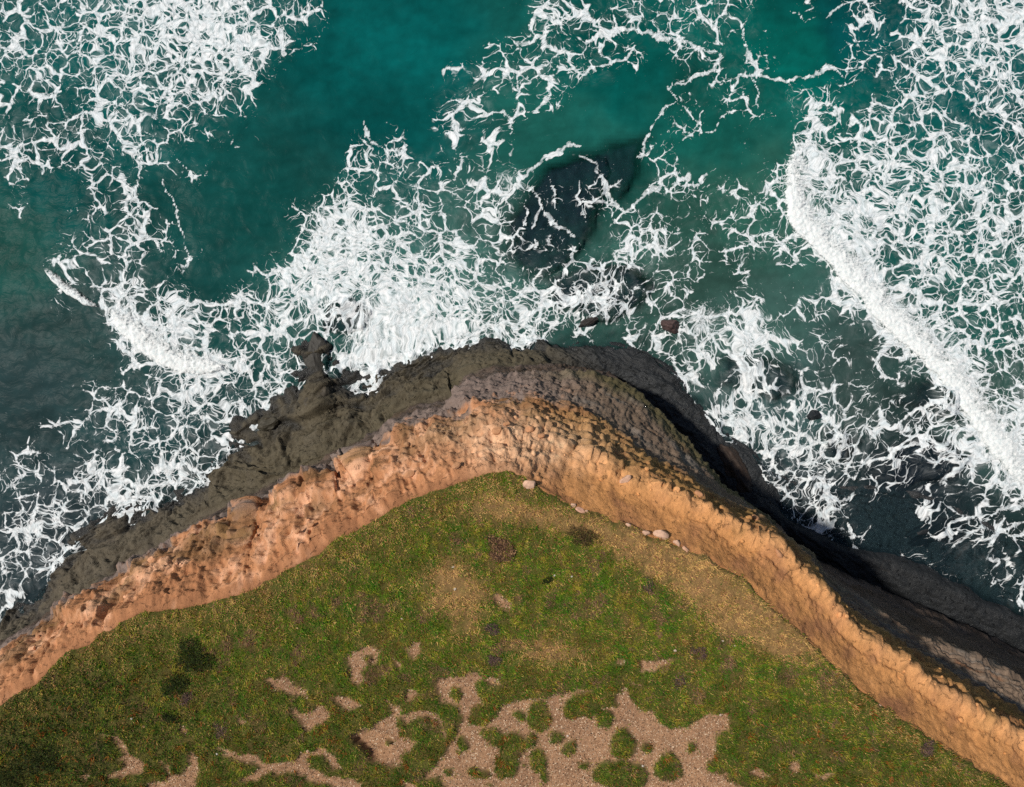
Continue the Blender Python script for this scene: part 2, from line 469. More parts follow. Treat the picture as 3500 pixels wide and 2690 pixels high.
D += ef * 0.5 * fbm(X * 0.5, Y * 0.5, oct=4, seed=71)
G2 = G + N0 * D[..., None]
# rim crest wanders sideways a little as broken rock does
jit = 0.35 * fbm(SS * 0.9, Z * 0.35, oct=4, seed=83) + 0.14 * fbm(SS * 3.0, Z * 0.8, oct=3, seed=84)
G2[..., :2] += np.repeat(out[None], NR, 0) * (jit * (bc + 0.5 * cd))[..., None]

# ---- rock colours, with some relief shading and cliff shadow painted in
def c3(r, g, b): return lin(r, g, b)[None, None, :]
def mixa(c, d, w): return c * (1 - w[..., None]) + d * w[..., None]
peach = c3(216, 166, 132); orange = c3(188, 132, 92); ochre = c3(206, 146, 88); rust = c3(128, 82, 54)
grey = c3(128, 112, 104); brown = c3(96, 76, 58); olive = c3(92, 84, 58); shelfc = c3(80, 73, 58); darkr = c3(44, 46, 48); greyr = c3(96, 92, 86)
n_a = fbm(X * 0.5, Y * 0.5, Z * 0.5, oct=5, seed=101)
n_b = fbm(X * 1.7, Y * 1.7, Z * 1.7, oct=4, seed=111)
n_s = fbm(SS * 0.25, V * 7.0, oct=4, seed=121)
col = np.zeros(G.shape) + orange
col = mixa(col, peach, sst(-0.1, 0.45, n_a + 0.5 * n_b + 0.35 * sst(.15, .45, V) * (1 - RT) - 0.2) )
col = mixa(col, ochre + 0 * col, RT * sst(-0.3, 0.3, n_a + 0.25) * 0.85)
below = RT * sst(-0.03, 0.09, V - KNm + 0.05 * n_b + 0.04 * n_a)
col = mixa(col, rust + 0 * col, (0.55 - 0.2 * RT) * sst(0.0, 0.6, n_b * 0.4 - n_a * 1.0 + 0.16 * np.sin(V * 9)) )
col = mixa(col, c3(112, 84, 52) + 0 * col, 0.7 * (1 - RT) * sst(0.02, 0.3, fbm(SS * 0.3, V * 2.2, oct=4, seed=141) + 0.1) * sst(0.3, 0.5, V))
col = mixa(col, rust + 0 * col, (1 - sst(0.0, 0.06, V + 0.06 * n_b)) * 0.45)
col = mixa(col, c3(224, 168, 116) + 0 * col, 0.6 * crest * (1 - below))
brn_ = mixa(c3(178, 132, 82) + 0 * col, c3(146, 116, 70) + 0 * col, np.clip(0.5 + 1.2 * n_a, 0, 1)); brn_ = mixa(brn_, rust * 0.9 + 0 * col, 0.6 * sst(0.05, 0.35, n_s))
col = mixa(col, brn_, 0.92 * below)
olv = sst(0.05, 0.35, n_a - 0.3 * n_b) * sst(0.4, 0.7, V) * (1 - sst(1.0, 1.2, V))
col = mixa(col, c3(138, 106, 62) + 0 * col, 0.6 * olv)
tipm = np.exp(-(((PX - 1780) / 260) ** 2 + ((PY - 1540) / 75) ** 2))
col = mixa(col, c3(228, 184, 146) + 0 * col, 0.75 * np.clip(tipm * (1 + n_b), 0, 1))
tb = sst(0.93, 1.06, V + 0.06 * n_b + 0.04 * n_a + 0.16 * (1 - RT) * sst(-0.3, 0.3, n_a + n_s))
rim = mixa(grey + 0 * col, c3(128, 108, 90) + 0 * col, np.clip(RT * 0.9 + 0.3 * n_s, 0, 1))
rim = mixa(rim, c3(122, 118, 112) + 0 * col, 0.6 * RT * sst(0.0, 0.3, fbm(SS * 0.2, V * 6, oct=4, seed=123)))
rim = mixa(rim, rust * 0.9 + 0 * col, 0.6 * sst(0.2, 0.45, n_s + 0.25 * n_b) * RT)
rim = mixa(rim, orange + 0 * col, 0.55 * sst(0.15, 0.5, n_b + n_a * 0.6) * (1 - RT) * (1 - sst(1.2, 1.7, V)))
rim = mixa(rim, olive * 1.15 + 0 * col, RT * (1 - FR) * sst(1.6, 1.95, V + 0.2 * n_a))
col = mixa(col, rim, tb)
td = sst(1.98, 2.2, V)
wall = mixa(brown * 0.8 + 0 * col, grey * 0.7 + 0 * col, np.clip(0.5 + n_s, 0, 1))
col = mixa(col, wall, td)
ts = sst(2.85, 3.0, V)
sh = mixa(shelfc + 0 * col, olive * 0.75 + 0 * col, np.clip(sst(3.6, 3.05, V + 0.35 * n_a) * 0.9 + 0.35 * n_a, 0, 1) * (1 - RT))
sh = mixa(sh, greyr + 0 * col, 0.55 * sst(0.1, 0.55, hol + 0.5 * n_b))
sh = mixa(sh, c3(108, 100, 94) + 0 * col, 0.6 * (1 - sst(300, 900, np.repeat(px_of_C[None, :] * S, NR, 0) + 150 * n_a)))
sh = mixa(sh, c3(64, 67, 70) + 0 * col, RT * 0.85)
sh = mixa(sh, c3(26, 25, 25) + 0 * col, FR * (1 - sst(3.2, 3.5, V + 0.1 * n_a)) * 0.9)  # near-black foot rock; also paints the right cliff's shadow wider
sh = mixa(sh, brown * 0.6 + 0 * col, 0.5 * crack * sst(0.0, 0.3, n_cr))
sh = mixa(sh, c3(122, 112, 92) + 0 * col, 0.65 * sst(-0.05, 0.45, ridge + 0.3 * n_b) * (1 - RT))  # ridge tops lightened: painted relief where the soft sun flattens it
sh = mixa(sh, c3(38, 35, 27) + 0 * col, 0.8 * sst(-0.15, 0.35, -ridge + 0.4 * n_b) * (1 - RT))  # hollows between the ridges darkened as painted shade
zz2 = G2[..., 2]
wet = (1 - sst(0.3, 1.5, zz2 + 0.5 * n_b + 0.5 * n_a)) 
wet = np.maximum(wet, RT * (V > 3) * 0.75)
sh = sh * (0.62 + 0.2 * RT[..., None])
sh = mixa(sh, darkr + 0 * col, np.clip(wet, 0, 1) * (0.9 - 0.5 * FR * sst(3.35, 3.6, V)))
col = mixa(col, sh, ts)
col = col * (1 + 0.28 * n_b[..., None] + 0.15 * n_a[..., None])
col = np.clip(col, 0.008, 0.8)

cut_c = int(np.where(vpar >= 2.02)[0][0])
M_cliff = rock_material("sandstone", 0.9, 0.5, 0.13, crack=0.25)
M_shelf = rock_material("shelf_rock", 0.75, 0.6, 0.16, wetattr=True, crack=0.5)
def slab(name, r0, r1, mat):
    g = G2[r0:r1]; nr = r1 - r0
    return mesh_obj(name, g.reshape(-1, 3), gridfaces(nr, NC)[:, ::-1] if FLIP else gridfaces(nr, NC), mat, True,
                    {'col': col[r0:r1].reshape(-1, 3), 'wet': np.clip(wet[r0:r1], 0, 1).ravel()})
nz = np.cross(G2[40, 701] - G2[40, 700], G2[41, 700] - G2[40, 700])[2]
FLIP = nz < 0
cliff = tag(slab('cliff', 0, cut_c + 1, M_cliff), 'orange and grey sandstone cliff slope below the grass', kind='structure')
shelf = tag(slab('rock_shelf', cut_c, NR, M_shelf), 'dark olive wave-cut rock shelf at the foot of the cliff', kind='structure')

# height raster of everything above, for placing things
RES = 0.12; RX0, RY0 = -46.0, -40.0; RNX, RNY = int(92 / RES), int(80 / RES)
zr = np.full((RNY, RNX), -9.0)
ix = np.floor((G2[..., 0] - RX0) / RES).astype(int).ravel(); iy = np.floor((G2[..., 1] - RY0) / RES).astype(int).ravel()
ok = (ix >= 0) & (ix < RNX) & (iy >= 0) & (iy < RNY)
np.maximum.at(zr, (iy[ok], ix[ok]), G2[..., 2].ravel()[ok])
def zat(x, y):
    i = np.clip(((np.asarray(x) - RX0) / RES).astype(int), 0, RNX - 1); j = np.clip(((np.asarray(y) - RY0) / RES).astype(int), 0, RNY - 1)
    return zr[j, i]

# ------------------------------------------------------------------ cliff top: ground, bare soil, turf
def t1(l): return [(a * 0.5894, b * 0.5894 + 1700) for a, b in l]
def t2(l): return [(a * 0.5894 + 1150, b * 0.5894 + 1700) for a, b in l]
def t3(l): return [(a * 0.5894 + 2300, b * 0.5894 + 1700) for a, b in l]
BARE = [
 t2([(560,1075),(680,1030),(760,1015),(830,1010),(850,1045),(800,1090),(830,1150),(860,1200),(790,1210),(760,1260),(780,1310),(870,1320),(930,1270),(940,1210),(1000,1190),(1080,1160),(1180,1165),(1230,1160),(1300,1140),(1390,1110),(1470,1110),(1490,1160),(1510,1210),(1630,1210),(1620,1140),(1650,1105),(1690,1110),(1720,1180),(1760,1235),(1840,1235),(1860,1290),(1930,1330),(2036,1340)])
 + t3([(100,1310),(180,1270),(210,1245),(310,1255),(320,1310),(335,1350),(260,1370),(240,1440),(220,1550),(260,1570),(330,1580),(300,1620),(400,1680),(430,1800)])
 + t2([(500,1800),(520,1680),(510,1590),(580,1540),(640,1450),(690,1390),(700,1340),(730,1300),(720,1260),(700,1200),(610,1190),(590,1120)]),
 t2([(70,1380),(150,1340),(210,1330),(260,1290),(330,1240),(290,1175),(270,1155),(380,1230),(360,1300),(370,1380),(420,1400),(470,1410),(440,1460),(380,1510),(400,1560),(250,1550),(180,1500),(130,1440)]),
 t2([(370,1270),(480,1225),(590,1255),(620,1320),(650,1390),(610,1370),(590,1310),(560,1280),(470,1275),(400,1300)]),
 t2([(50,930),(100,880),(180,855),(250,900),(240,960),(210,960),(190,900),(150,920),(180,960),(170,1000),(130,1010),(170,1060),(110,1095),(70,1030),(80,980)]),
 t2([(385,860),(440,840),(500,835),(470,900),(460,945),(410,900)]), t2([(325,930),(370,940),(395,1000),(350,1015)]),
 t2([(-20,1160),(130,1170),(130,1210),(60,1235),(0,1200)]), t2([(390,1140),(420,1100),(465,1110),(450,1170),(400,1185)]),
 t2([(850,1040),(940,1040),(950,1090),(900,1090),(850,1070)]), t2([(890,550),(940,560),(1030,610),(1010,650),(960,660),(910,610)]),
 t2([(1610,945),(1660,935),(1670,965),(1620,975)]), t2([(1760,930),(1820,960),(1900,930),(1950,930),(1930,960),(1850,1000),(1770,1010)]),
 t2([(1700,1055),(1740,1070),(1780,1090),(1730,1090)]),
 t1([(1550,1060),(1650,1035),(1720,1080),(1790,1120),(1780,1165),(1650,1130),(1580,1110)]),
 t1([(1690,1215),(1780,1240),(1870,1205),(1915,1250),(1880,1310),(1770,1345),(1720,1270)]), t1([(1910,1140),(2040,1165),(2040,1225),(1950,1185)]),
 t1([(560,1355),(680,1390),(760,1470),(840,1540),(830,1600),(760,1600),(700,1630),(600,1615),(720,1570),(690,1520),(720,1480),(650,1410)]),
 t1([(920,1515),(980,1530),(1000,1590),(1060,1610),(1090,1560),(1110,1480),(1145,1500),(1150,1600),(1120,1720),(820,1720),(860,1650),(960,1640),(980,1600)]),
 t1([(1240,1430),(1380,1480),(1490,1485),(1540,1540),(1700,1530),(1770,1465),(1880,1455),(1940,1500),(1985,1570),(1930,1575),(1870,1510),(1790,1500),(1790,1570),(1900,1620),(2050,1620),(2050,1700),(1800,1650),(1700,1600),(1560,1600),(1440,1650),(1370,1640),(1500,1580),(1420,1530),(1300,1495)]),
 t1([(1365,1255),(1435,1290),(1400,1325)]), t1([(450,1610),(540,1590),(500,1645)]), t1([(1030,1310),(1090,1330),(1080,1380),(1040,1350)]),
 t2([(-20,1500),(20,1540),(10,1590),(-30,1580)]), t2([(0,1640),(60,1620),(140,1660),(150,1720),(-20,1720)]), t2([(390,1640),(450,1650),(470,1720),(400,1720)]),
 t3([(440,1590),(500,1560),(550,1600),(500,1620)]), t3([(660,1520),(720,1520),(720,1580),(680,1600)]), t3([(800,1595),(900,1580),(940,1610),(880,1630)]),
]
ISLE = [(1430,1205,125,75,-.4),(1550,1275,52,50,0),(1170,1270,58,95,0),(1060,1260,35,28,0),(1660,1430,75,85,0),(1790,1450,36,26,.3),(1920,1570,85,72,0),(1640,1610,160,85,.1),(1350,1450,42,42,.4),
        (1270,1390,34,40,0),(1170,1525,48,66,0),(1200,1610,24,42,0),(930,1400,95,40,.5),(1020,1450,75,80,0),(980,1560,70,70,0),(1125,1410,36,30,0),(730,1420,32,50,0),(830,1600,72,26,.2),(650,1590,22,14,0),(885,1660,24,12,0),
        (690,1140,40,26,0),(2060,1440,22,26,0),(2200,1560,60,30,.3),(310,1425,20,12,0),(1940,1500,18,16,0),(1090,1545,16,12,0),(700,1480,16,12,0),(1430,1550,30,16,0),(560,1680,60,60,0)]
DRY = [t2([(500,480),(540,420),(680,350),(760,400),(820,480),(870,560),(820,640),(790,760),(740,815),(690,770),(680,680),(590,620),(550,560)]),
       t2([(990,870),(1100,850),(1200,840),(1400,850),(1470,940),(1350,910),(1260,985),(1120,940),(1010,900)]),
       [(2080,1760),(2250,1850),(2420,1905),(2560,2020),(2690,2120),(2770,2210),(2700,2270),(2560,2190),(2450,2150),(2360,2040),(2250,1980),(2130,1900)],
       [(1560,1760),(1680,1690),(1850,1730),(2080,1800),(2150,1900),(2000,1830),(1850,1790),(1700,1770)]]

def cover_fields(x, y):
    """bare (0..1) and dry (0..1) at world points of the cliff top"""
    wx = 0.32 * fbm(x * 1.1, y * 1.1, oct=4, seed=201) + 0.16 * fbm(x * 4.2, y * 4.2, oct=3, seed=205)
    wy = 0.32 * fbm(x * 1.1, y * 1.1, oct=4, seed=202) + 0.16 * fbm(x * 4.2, y * 4.2, oct=3, seed=206)
    k = FPX / (H - TOP)
    px = (x + wx) * k + 1750; py = -(y + wy) * k + 1345
    bare = np.zeros(np.shape(x), bool)
    for p in BARE:
        p = np.array(p)
        bb = (px > p[:, 0].min()) & (px < p[:, 0].max()) & (py > p[:, 1].min()) & (py < p[:, 1].max())
        if bb.any(): bare[bb] |= inpoly(px[bb], py[bb], p)
    for (cx, cy, a, b, th) in ISLE:
        cx, cy = cx * 0.5894 + 1150, cy * 0.5894 + 1700; a *= 0.5894; b *= 0.5894
        dx, dy = px - cx, py - cy
        u = (dx * math.cos(th) + dy * math.sin(th)) / a; v = (-dx * math.sin(th) + dy * math.cos(th)) / b
        bare &= ~(u * u + v * v < 1)
    ext = (y < -22.5) & (fbm(x * 0.25, y * 0.25, oct=3, seed=230) > 0.12)
    bare |= ext
    dry = np.zeros(np.shape(x), np.float32)
    for p in DRY:
        p = np.array(p)
        dry = np.maximum(dry, inpoly(px + 25 * wx * 5, py + 25 * wy * 5, p))
    return bare, dry

ytop = lambda x: np.interp(x, Aord[:, 0], Aord[:, 1])
Aord, _ = resample(Aw, 3000, 3)
lipn = 0.40 * fbm(Aord[:, 0] * 0.7, Aord[:, 1] * 0.7, oct=6, seed=240, gain=0.6) + 0.10
Aord[:, 1] += lipn
Aord = Aord[np.argsort(Aord[:, 0])]
tx = np.concatenate([np.linspace(-48, -28.2, 60)[:-1], np.arange(-28.2, 28.2, 0.08), np.linspace(28.2, 48, 60)])
ty0 = ytop(tx)
YB = -21.9
tr = np.concatenate([np.linspace(0, 1, 330), 1 + np.linspace(0.02, 1, 50) ** 1.5])
TX = np.repeat(tx[None], len(tr), 0)
TYi = ty0[None] + (YB - np.minimum(ty0, YB + 0.5)[None] * 0 - ty0[None]) * np.minimum(tr, 1)[:, None]
TYi = np.where((ty0 < YB + 1)[None], ty0[None] - np.minimum(tr, 1)[:, None] * 1.0, TYi)
TY = TYi - np.maximum(tr - 1, 0)[:, None] * 45.0
bare, dry = cover_fields(TX, TY)
bareS = blur2(bare.astype(np.float32), 1.0)
dryS = blur2(dry, 6.0)
roll = 0.22 * fbm(TX * 0.16, TY * 0.16, oct=3, seed=250)
edge_d = np.minimum(1, (ty0[None] - TY) / 1.2)
TZ = TOP + roll * edge_d + 0.16 * (1 - bareS) * (0.5 + 0.5 * edge_d) + 0.13 * fbm(TX * 1.5, TY * 1.5, oct=4, seed=251) * (1 - 0.6 * bareS) + 0.018 * fbm(TX * 7, TY * 7, oct=2, seed=252) - 0.05
sn0 = fbm(TX * 1.7, TY * 1.7, oct=3, seed=259)
# the worn hollow
hx, hy = W(1150 + 200 * .5894, 1700 + 1440 * .5894, TOP)
hd = np.hypot((TX - hx) / 1.5, (TY - hy) / 1.0)
TZ -= 0.45 * (1 - sst(0.55, 1.05, hd)) * bareS
# edge rolls over into the scarp
TZ -= 0.22 * (1 - sst(0, 0.3, ty0[None] - TY + 0.12 * sn0))
def top_z(x, y):
    j = np.clip(np.searchsorted(tx, x), 1, len(tx) - 1)
    t0 = ty0[j]
    r = np.clip((t0 - y) / np.maximum(t0 - YB, 0.5), 0, 1) * 329
    r = np.clip(r.astype(int), 0, 329)
    return TZ[r, j]
sn = fbm(TX * 0.7, TY * 0.7, oct=4, seed=260); sf = fbm(TX * 5, TY * 5, oct=3, seed=261)
soil = np.array(c3(168, 130, 98)) + 0 * np.zeros(TX.shape + (1,))
soil = mixa(soil, c3(140, 106, 80) + 0 * soil, np.clip(0.5 + sn, 0, 1)) * (1 + 0.35 * sf[..., None])
turf = mixa(c3(74, 82, 28) + 0 * soil, c3(94, 76, 42) + 0 * soil, np.clip(0.4 + 1.2 * sn, 0, 1))
turf = mixa(turf, c3(156, 118, 80) + 0 * soil, 0.6 * np.clip(dryS + 1.2 * sn0 * sst(0.05, .3, dryS), 0, 1)) * (1 + 0.3 * sf[..., None])
tcol = mixa(turf, soil, bareS)
lipband = (1 - sst(0.0, 0.16, (ty0[None] - TY) + 0.3 * sn + 0.06))
tcol = mixa(tcol, c3(150, 100, 66) + 0 * tcol, 0.85 * lipband)
M_top = rock_material("clifftop_earth", 0.95, 0.75, 0.05)
tv = np.stack([TX, TY, TZ], -1)
tf = gridfaces(len(tr), len(tx))
tn = np.cross(tv[5, 6] - tv[5, 5], tv[6, 5] - tv[5, 5])[2]
top = tag(mesh_obj('clifftop_ground', tv.reshape(-1, 3), tf[:, ::-1] if tn < 0 else tf, M_top, True,
                   {'col': np.clip(tcol, 0.01, 0.8).reshape(-1, 3)}), 'turf and bare stony soil on top of the headland', kind='structure')

# ------------------------------------------------------------------ grass: uncountable blades, one object
def leaf_material(name, rough=0.7):
    q = NT(name)
    q.lk(q.attr('col', 'Color'), q.b.inputs['Base Color'])
    q.b.inputs['Roughness'].default_value = rough
    q.b.inputs['Specular IOR Level'].default_value = 0.15
    return q.m
def dsm(x, y):
    j = np.clip(np.searchsorted(tx, x), 1, len(tx) - 1); t0 = ty0[j]
    r = np.clip((np.clip((t0 - y) / np.maximum(t0 - YB, 0.5), 0, 1) * 329).astype(int), 0, 329)
    return np.clip(dryS[r, j] + 0.35 * fbm(x * 1.1, y * 1.1, oct=3, seed=333) * sst(0, .3, dryS[r, j]), 0, 1)
M_grass = leaf_material("grass_blades")
def grass_blades(n):
    x = rng.uniform(-29.5, 29.5, int(n * 2.4)); y = rng.uniform(-23.5, 1.0, len(x))
    yt = ytop(x)
    k = y < yt - 0.02
    x, y = x[k], y[k]; yt = yt[k]
    jr = rng.normal(0, 0.13, (2, len(x))) * (rng.random(len(x)) < 0.6)
    b, d = cover_fields(x + jr[0], y + jr[1])
    nn = fbm(x * 0.9, y * 0.9, oct=4, seed=301)
    keep = (~b) & (rng.random(len(x)) < np.clip(0.85 - 0.45 * d + 0.9 * nn, 0.12, 1)) & (rng.random(len(x)) < np.clip((yt - y + 0.3 * nn) / 0.2, 0.5, 1))
    d = dsm(x, y); x, y, d, nn, yt = x[keep][:n], y[keep][:n], d[keep][:n], nn[keep][:n], yt[keep][:n]
    m = len(x)
    z = top_z(x, y) - 0.01
    tuft = fbm(x * 2.2, y * 2.2, oct=2, seed=305)
    ang = 2 * math.pi * fbm(x * 0.6, y * 0.6, oct=2, seed=302) + rng.normal(0, 1.1, m)
    L = rng.uniform(0.08, 0.21, m) * np.clip(1 + 1.5 * tuft, 0.4, 2.2)
    tilt = np.radians(rng.uniform(25, 78, m))
    wd = rng.uniform(0.010, 0.024, m)
    dx, dy = np.cos(ang), np.sin(ang)
    base = np.stack([x, y, z], 1)
    side = np.stack([-dy, dx, np.zeros(m)], 1) * wd[:, None]
    tip = base + np.stack([dx * np.sin(tilt), dy * np.sin(tilt), np.cos(tilt)], 1) * L[:, None]
    v = np.stack([base - side, base + side, tip], 1).reshape(-1, 3)
    # colour: lush green, yellow-green, straw, brown dead, and a little rust sorrel
    g_broad = fbm(x * 0.28, y * 0.28, oct=3, seed=310); g_mid = fbm(x * 1.3, y * 1.3, oct=3, seed=311)
    c = np.tile(lin(84, 112, 24), (m, 1))
    ppx = x * FPX / (H - TOP) + 1750; ppy = -y * FPX / (H - TOP) + 1345
    g_p = fbm(x * 0.55 + 7, y * 0.55, oct=4, seed=312); g_q = fbm(x * 0.9, y * 0.9 + 5, oct=4, seed=313)
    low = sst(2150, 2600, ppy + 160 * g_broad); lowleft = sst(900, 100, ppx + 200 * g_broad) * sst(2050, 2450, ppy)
    near_tip = 1 - sst(0.2, 3.0, yt - y + 1.6 * g_p)
    def put(w, colr):
        k = rng.random(m) < w
        c[k] = colr
    put(np.clip(0.34 + 1.3 * g_mid, 0, 1), lin(146, 136, 46))
    put(np.clip(0.22 + 2.0 * g_q, 0, 0.9), lin(58, 100, 20))
    put(np.clip(0.08 + 1.7 * (-g_p) * 0.7, 0, 0.85), lin(120, 92, 46))
    put(np.clip(0.06 + 0.8 * sst(0.12, 0.4, g_p + 0.4 * g_mid), 0, 0.75), lin(122, 92, 70))
    put(np.clip(0.06 - 0.3 * nn + 0.8 * d + 0.45 * near_tip * (0.6 + 0.8 * g_q), 0, 0.9), lin(190, 152, 92))
    put(np.clip(0.25 * d + 0.10 * near_tip, 0, 0.9), lin(156, 112, 78))
    put(np.clip(0.42 * low + 0.5 * g_q * low, 0, 0.75), lin(62, 74, 22))
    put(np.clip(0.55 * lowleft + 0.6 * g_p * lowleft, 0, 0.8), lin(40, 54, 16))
    put(np.clip(0.015 + 0.55 * sst(0.2, 0.5, tuft + 0.5 * g_q) * low, 0, 0.6), lin(132, 74, 30))
    c *= 1.12 * rng.uniform(0.6, 1.12, (m, 1)) * np.clip(1 + 0.7 * tuft, 0.5, 1.5)[:, None]
    cc = np.repeat(c, 3, 0)
    f = np.arange(3 * m).reshape(m, 3)
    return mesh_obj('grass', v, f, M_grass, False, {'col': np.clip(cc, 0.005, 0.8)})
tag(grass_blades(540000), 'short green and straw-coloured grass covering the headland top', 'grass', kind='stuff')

# ------------------------------------------------------------------ loose grit on the bare soil: uncountable
M_stone = leaf_material("pale_stone", 0.85)
def tet_field(name, x, y, z, r, cols, label, cat):
    m = len(x)
    t = np.array([(1, 1, 1), (1, -1, -1), (-1, 1, -1), (-1, -1, 1)], float) / 1.3
    F = np.array([(0, 2, 1), (0, 1, 3), (0, 3, 2), (1, 2, 3)])
    a = rng.uniform(0, 6.28, m); b = rng.uniform(0, 6.28, m)
    ca, sa, cb, sb = np.cos(a), np.sin(a), np.cos(b), np.sin(b)
    P = np.tile(t, (m, 1, 1)) * rng.uniform(0.6, 1.3, (m, 4, 1))
    x1 = P[..., 0] * ca[:, None] - P[..., 1] * sa[:, None]; y1 = P[..., 0] * sa[:, None] + P[..., 1] * ca[:, None]; z1 = P[..., 2]
    x2 = x1; y2 = y1 * cb[:, None] - z1 * sb[:, None]; z2 = y1 * sb[:, None] + z1 * cb[:, None]
    v = np.stack([x[:, None] + x2 * r[:, None], y[:, None] + y2 * r[:, None], z[:, None] + z2 * 0.7 * r[:, None]], -1).reshape(-1, 3)
    f = (F[None] + 4 * np.arange(m)[:, None, None]).reshape(-1, 3)
    ob = mesh_obj(name, v, f, M_stone, False, {'col': np.repeat(cols, 4, 0)})
    return tag(ob, label, cat, kind='stuff')
gx = rng.uniform(-29, 29, 460000); gy = rng.uniform(-23, -6, len(gx))
gb, gd = cover_fields(gx, gy)
k = gb & (gy < ytop(gx) - 0.3)
gx, gy = gx[k][:56000], gy[k][:56000]
gr = 0.012 + 0.036 * rng.random(len(gx)) ** 3
gc = np.where((rng.random(len(gx)) < 0.25)[:, None], lin(216, 190, 160), np.where((rng.random(len(gx)) < 0.3)[:, None], lin(98, 76, 60), lin(166, 128, 98))) * rng.uniform(0.7, 1.15, (len(gx), 1))
tet_field('gravel', gx, gy, top_z(gx, gy) + 0.004, gr, gc, 'pale grit and gravel strewn over the bare soil patches', 'gravel')


# ------------------------------------------------------------------ the sea
DENS = """
5 5 6 7 8 8 8 9 8 5 4 2 0 0 0 0 0 1 6 4 4 5 4 4 5 4 1 2 2 4 4 5 7 8 8
5 6 6 5 7 8 7 8 8 6 2 0 0 0 0 0 1 3 5 4 4 3 3 4 4 3 1 .3 .3 3 5 5 6 7 7
5 6 5 6 8 7 7 6 7 2 0 0 0 0 0 3 5 5 5 4 4 2 .5 3 3 4 2 1 2 3 5 6 6 6 6
4 4 4 5 6 6 6 6 3 1 0 0 0 0 1 5 5 3 3 2 1 .5 .5 3 3 3 3 5 4 4 5 6 5 6 6
6 5 6 4 6 5 4 4 1 .5 0 0 2 3 1 4 3.5 3 2 .5 0 0 2 2 2 1.5 1 4 4 5 5 5 7 5 5
5 3 3 5 3 4 3 2 .5 .3 0 1 4 5 4 3 3 1.5 0.5 1 2 1 3 1 1 1 2 8 6 6 6 5 6 6 6
3 1 2 4 4 1 2 0 .3 .7 .3 2 4 5 5 5 4 3 1.5 1.5 3 3 4 4 4 4 4 7 7 6 6 6 7 7 6
2 1 3 4 5 3 1 0 .3 .7 4 7 7 6 5 5 5 3.5 1.5 2.5 3 4 3 3 4 4 4 8 8 8 6 6 6 8 7
1 1 4 6 5 3 3 0 .3 1 5 9 9 8 6 6 5 5 2.5 3 4 6 6 4 3 4 5 5 9 8 6 6 6 6 6
0 2 3 5 5 4 1 1 2 6 8 9 8 7 6 5 5 5 4.5 4 4 5 5 3 1 3 1 2 8 9 6 6 6 7 7
0 1 3 5 5 3 5 4 6 7 8 6 5 9.5 8 8 7 6 6 6 5 4 4 4 2 3 1 3 4 9 8 5 6 6 6
0 0 0 2 8 8 6 5 5 7 5 5 7 9 9 8 6 6 5 3 3 4 4 6 5 8 5 3 3 4 9 6 6 5 5
0 0 0 2 4 6 9 6 5 7 4 6 7 8 5 3 2 1 1 1 1 2 3 5 5 6 4 4 4 3 3 8 7 5 6
0 1 2 4 5 6 6 6 6 6 5 6 6 4 2 0 0 0 0 0 0 0 1 4 5 5 6 5 4 4 3 3 9 6 6
2 3 4 5 5 5 6 6 6 5 2 0 0 0 0 0 0 0 0 0 0 0 0 2 5 7 7.2 5.9 7.2 5.9 4.7 4.7 8.4 9 9
4 4 4 5 5 5 6 7 6 3 0 0 0 0 0 0 0 0 0 0 0 0 0 0 2 3 7.2 7.2 5.9 5.9 4.7 5.9 7.2 9 9
4 4 5 5 6 6 7 6 2 0 0 0 0 0 0 0 0 0 0 0 0 0 0 0 0 1 5.9 7.2 4.7 3.4 3.4 3.4 4.7 4.7 9
4 5 6 6 6 5 2 0 0 0 0 0 0 0 0 0 0 0 0 0 0 0 0 0 0 0 3.4 5.3 5.3 2.8 1.8 2.8 3.4 3.4 3.4
5 6 6 4 3 1 0 0 0 0 0 0 0 0 0 0 0 0 0 0 0 0 0 0 0 0 0.0 2.8 3.4 2.1 1.4 1.9 4.7 4.7 3.4
6 7 4 2 0 0 0 0 0 0 0 0 0 0 0 0 0 0 0 0 0 0 0 0 0 0 0.0 0.0 0.0 1.3 1.3 1.6 2.9 3.4 3.4
6 3 0 0 0 0 0 0 0 0 0 0 0 0 0 0 0 0 0 0 0 0 0 0 0 0 0.0 0.0 0.0 0.0 0.0 0.0 1.9 2.1 3.4
3 1 0 0 0 0 0 0 0 0 0 0 0 0 0 0 0 0 0 0 0 0 0 0 0 0 0 0 0 0 0 0 0 0 .5
"""
dg = np.array([[float(v) for v in r.split()] for r in DENS.strip().split('\n')])

def bil(g, u, v):
    u = np.clip(u, 0, g.shape[1] - 1.001); v = np.clip(v, 0, g.shape[0] - 1.001)
    i = u.astype(int); j = v.astype(int); fu = u - i; fv = v - j
    fu = fu * fu * (3 - 2 * fu); fv = fv * fv * (3 - 2 * fv)
    return (g[j, i] * (1 - fu) + g[j, i + 1] * fu) * (1 - fv) + (g[j + 1, i] * (1 - fu) + g[j + 1, i + 1] * fu) * fv

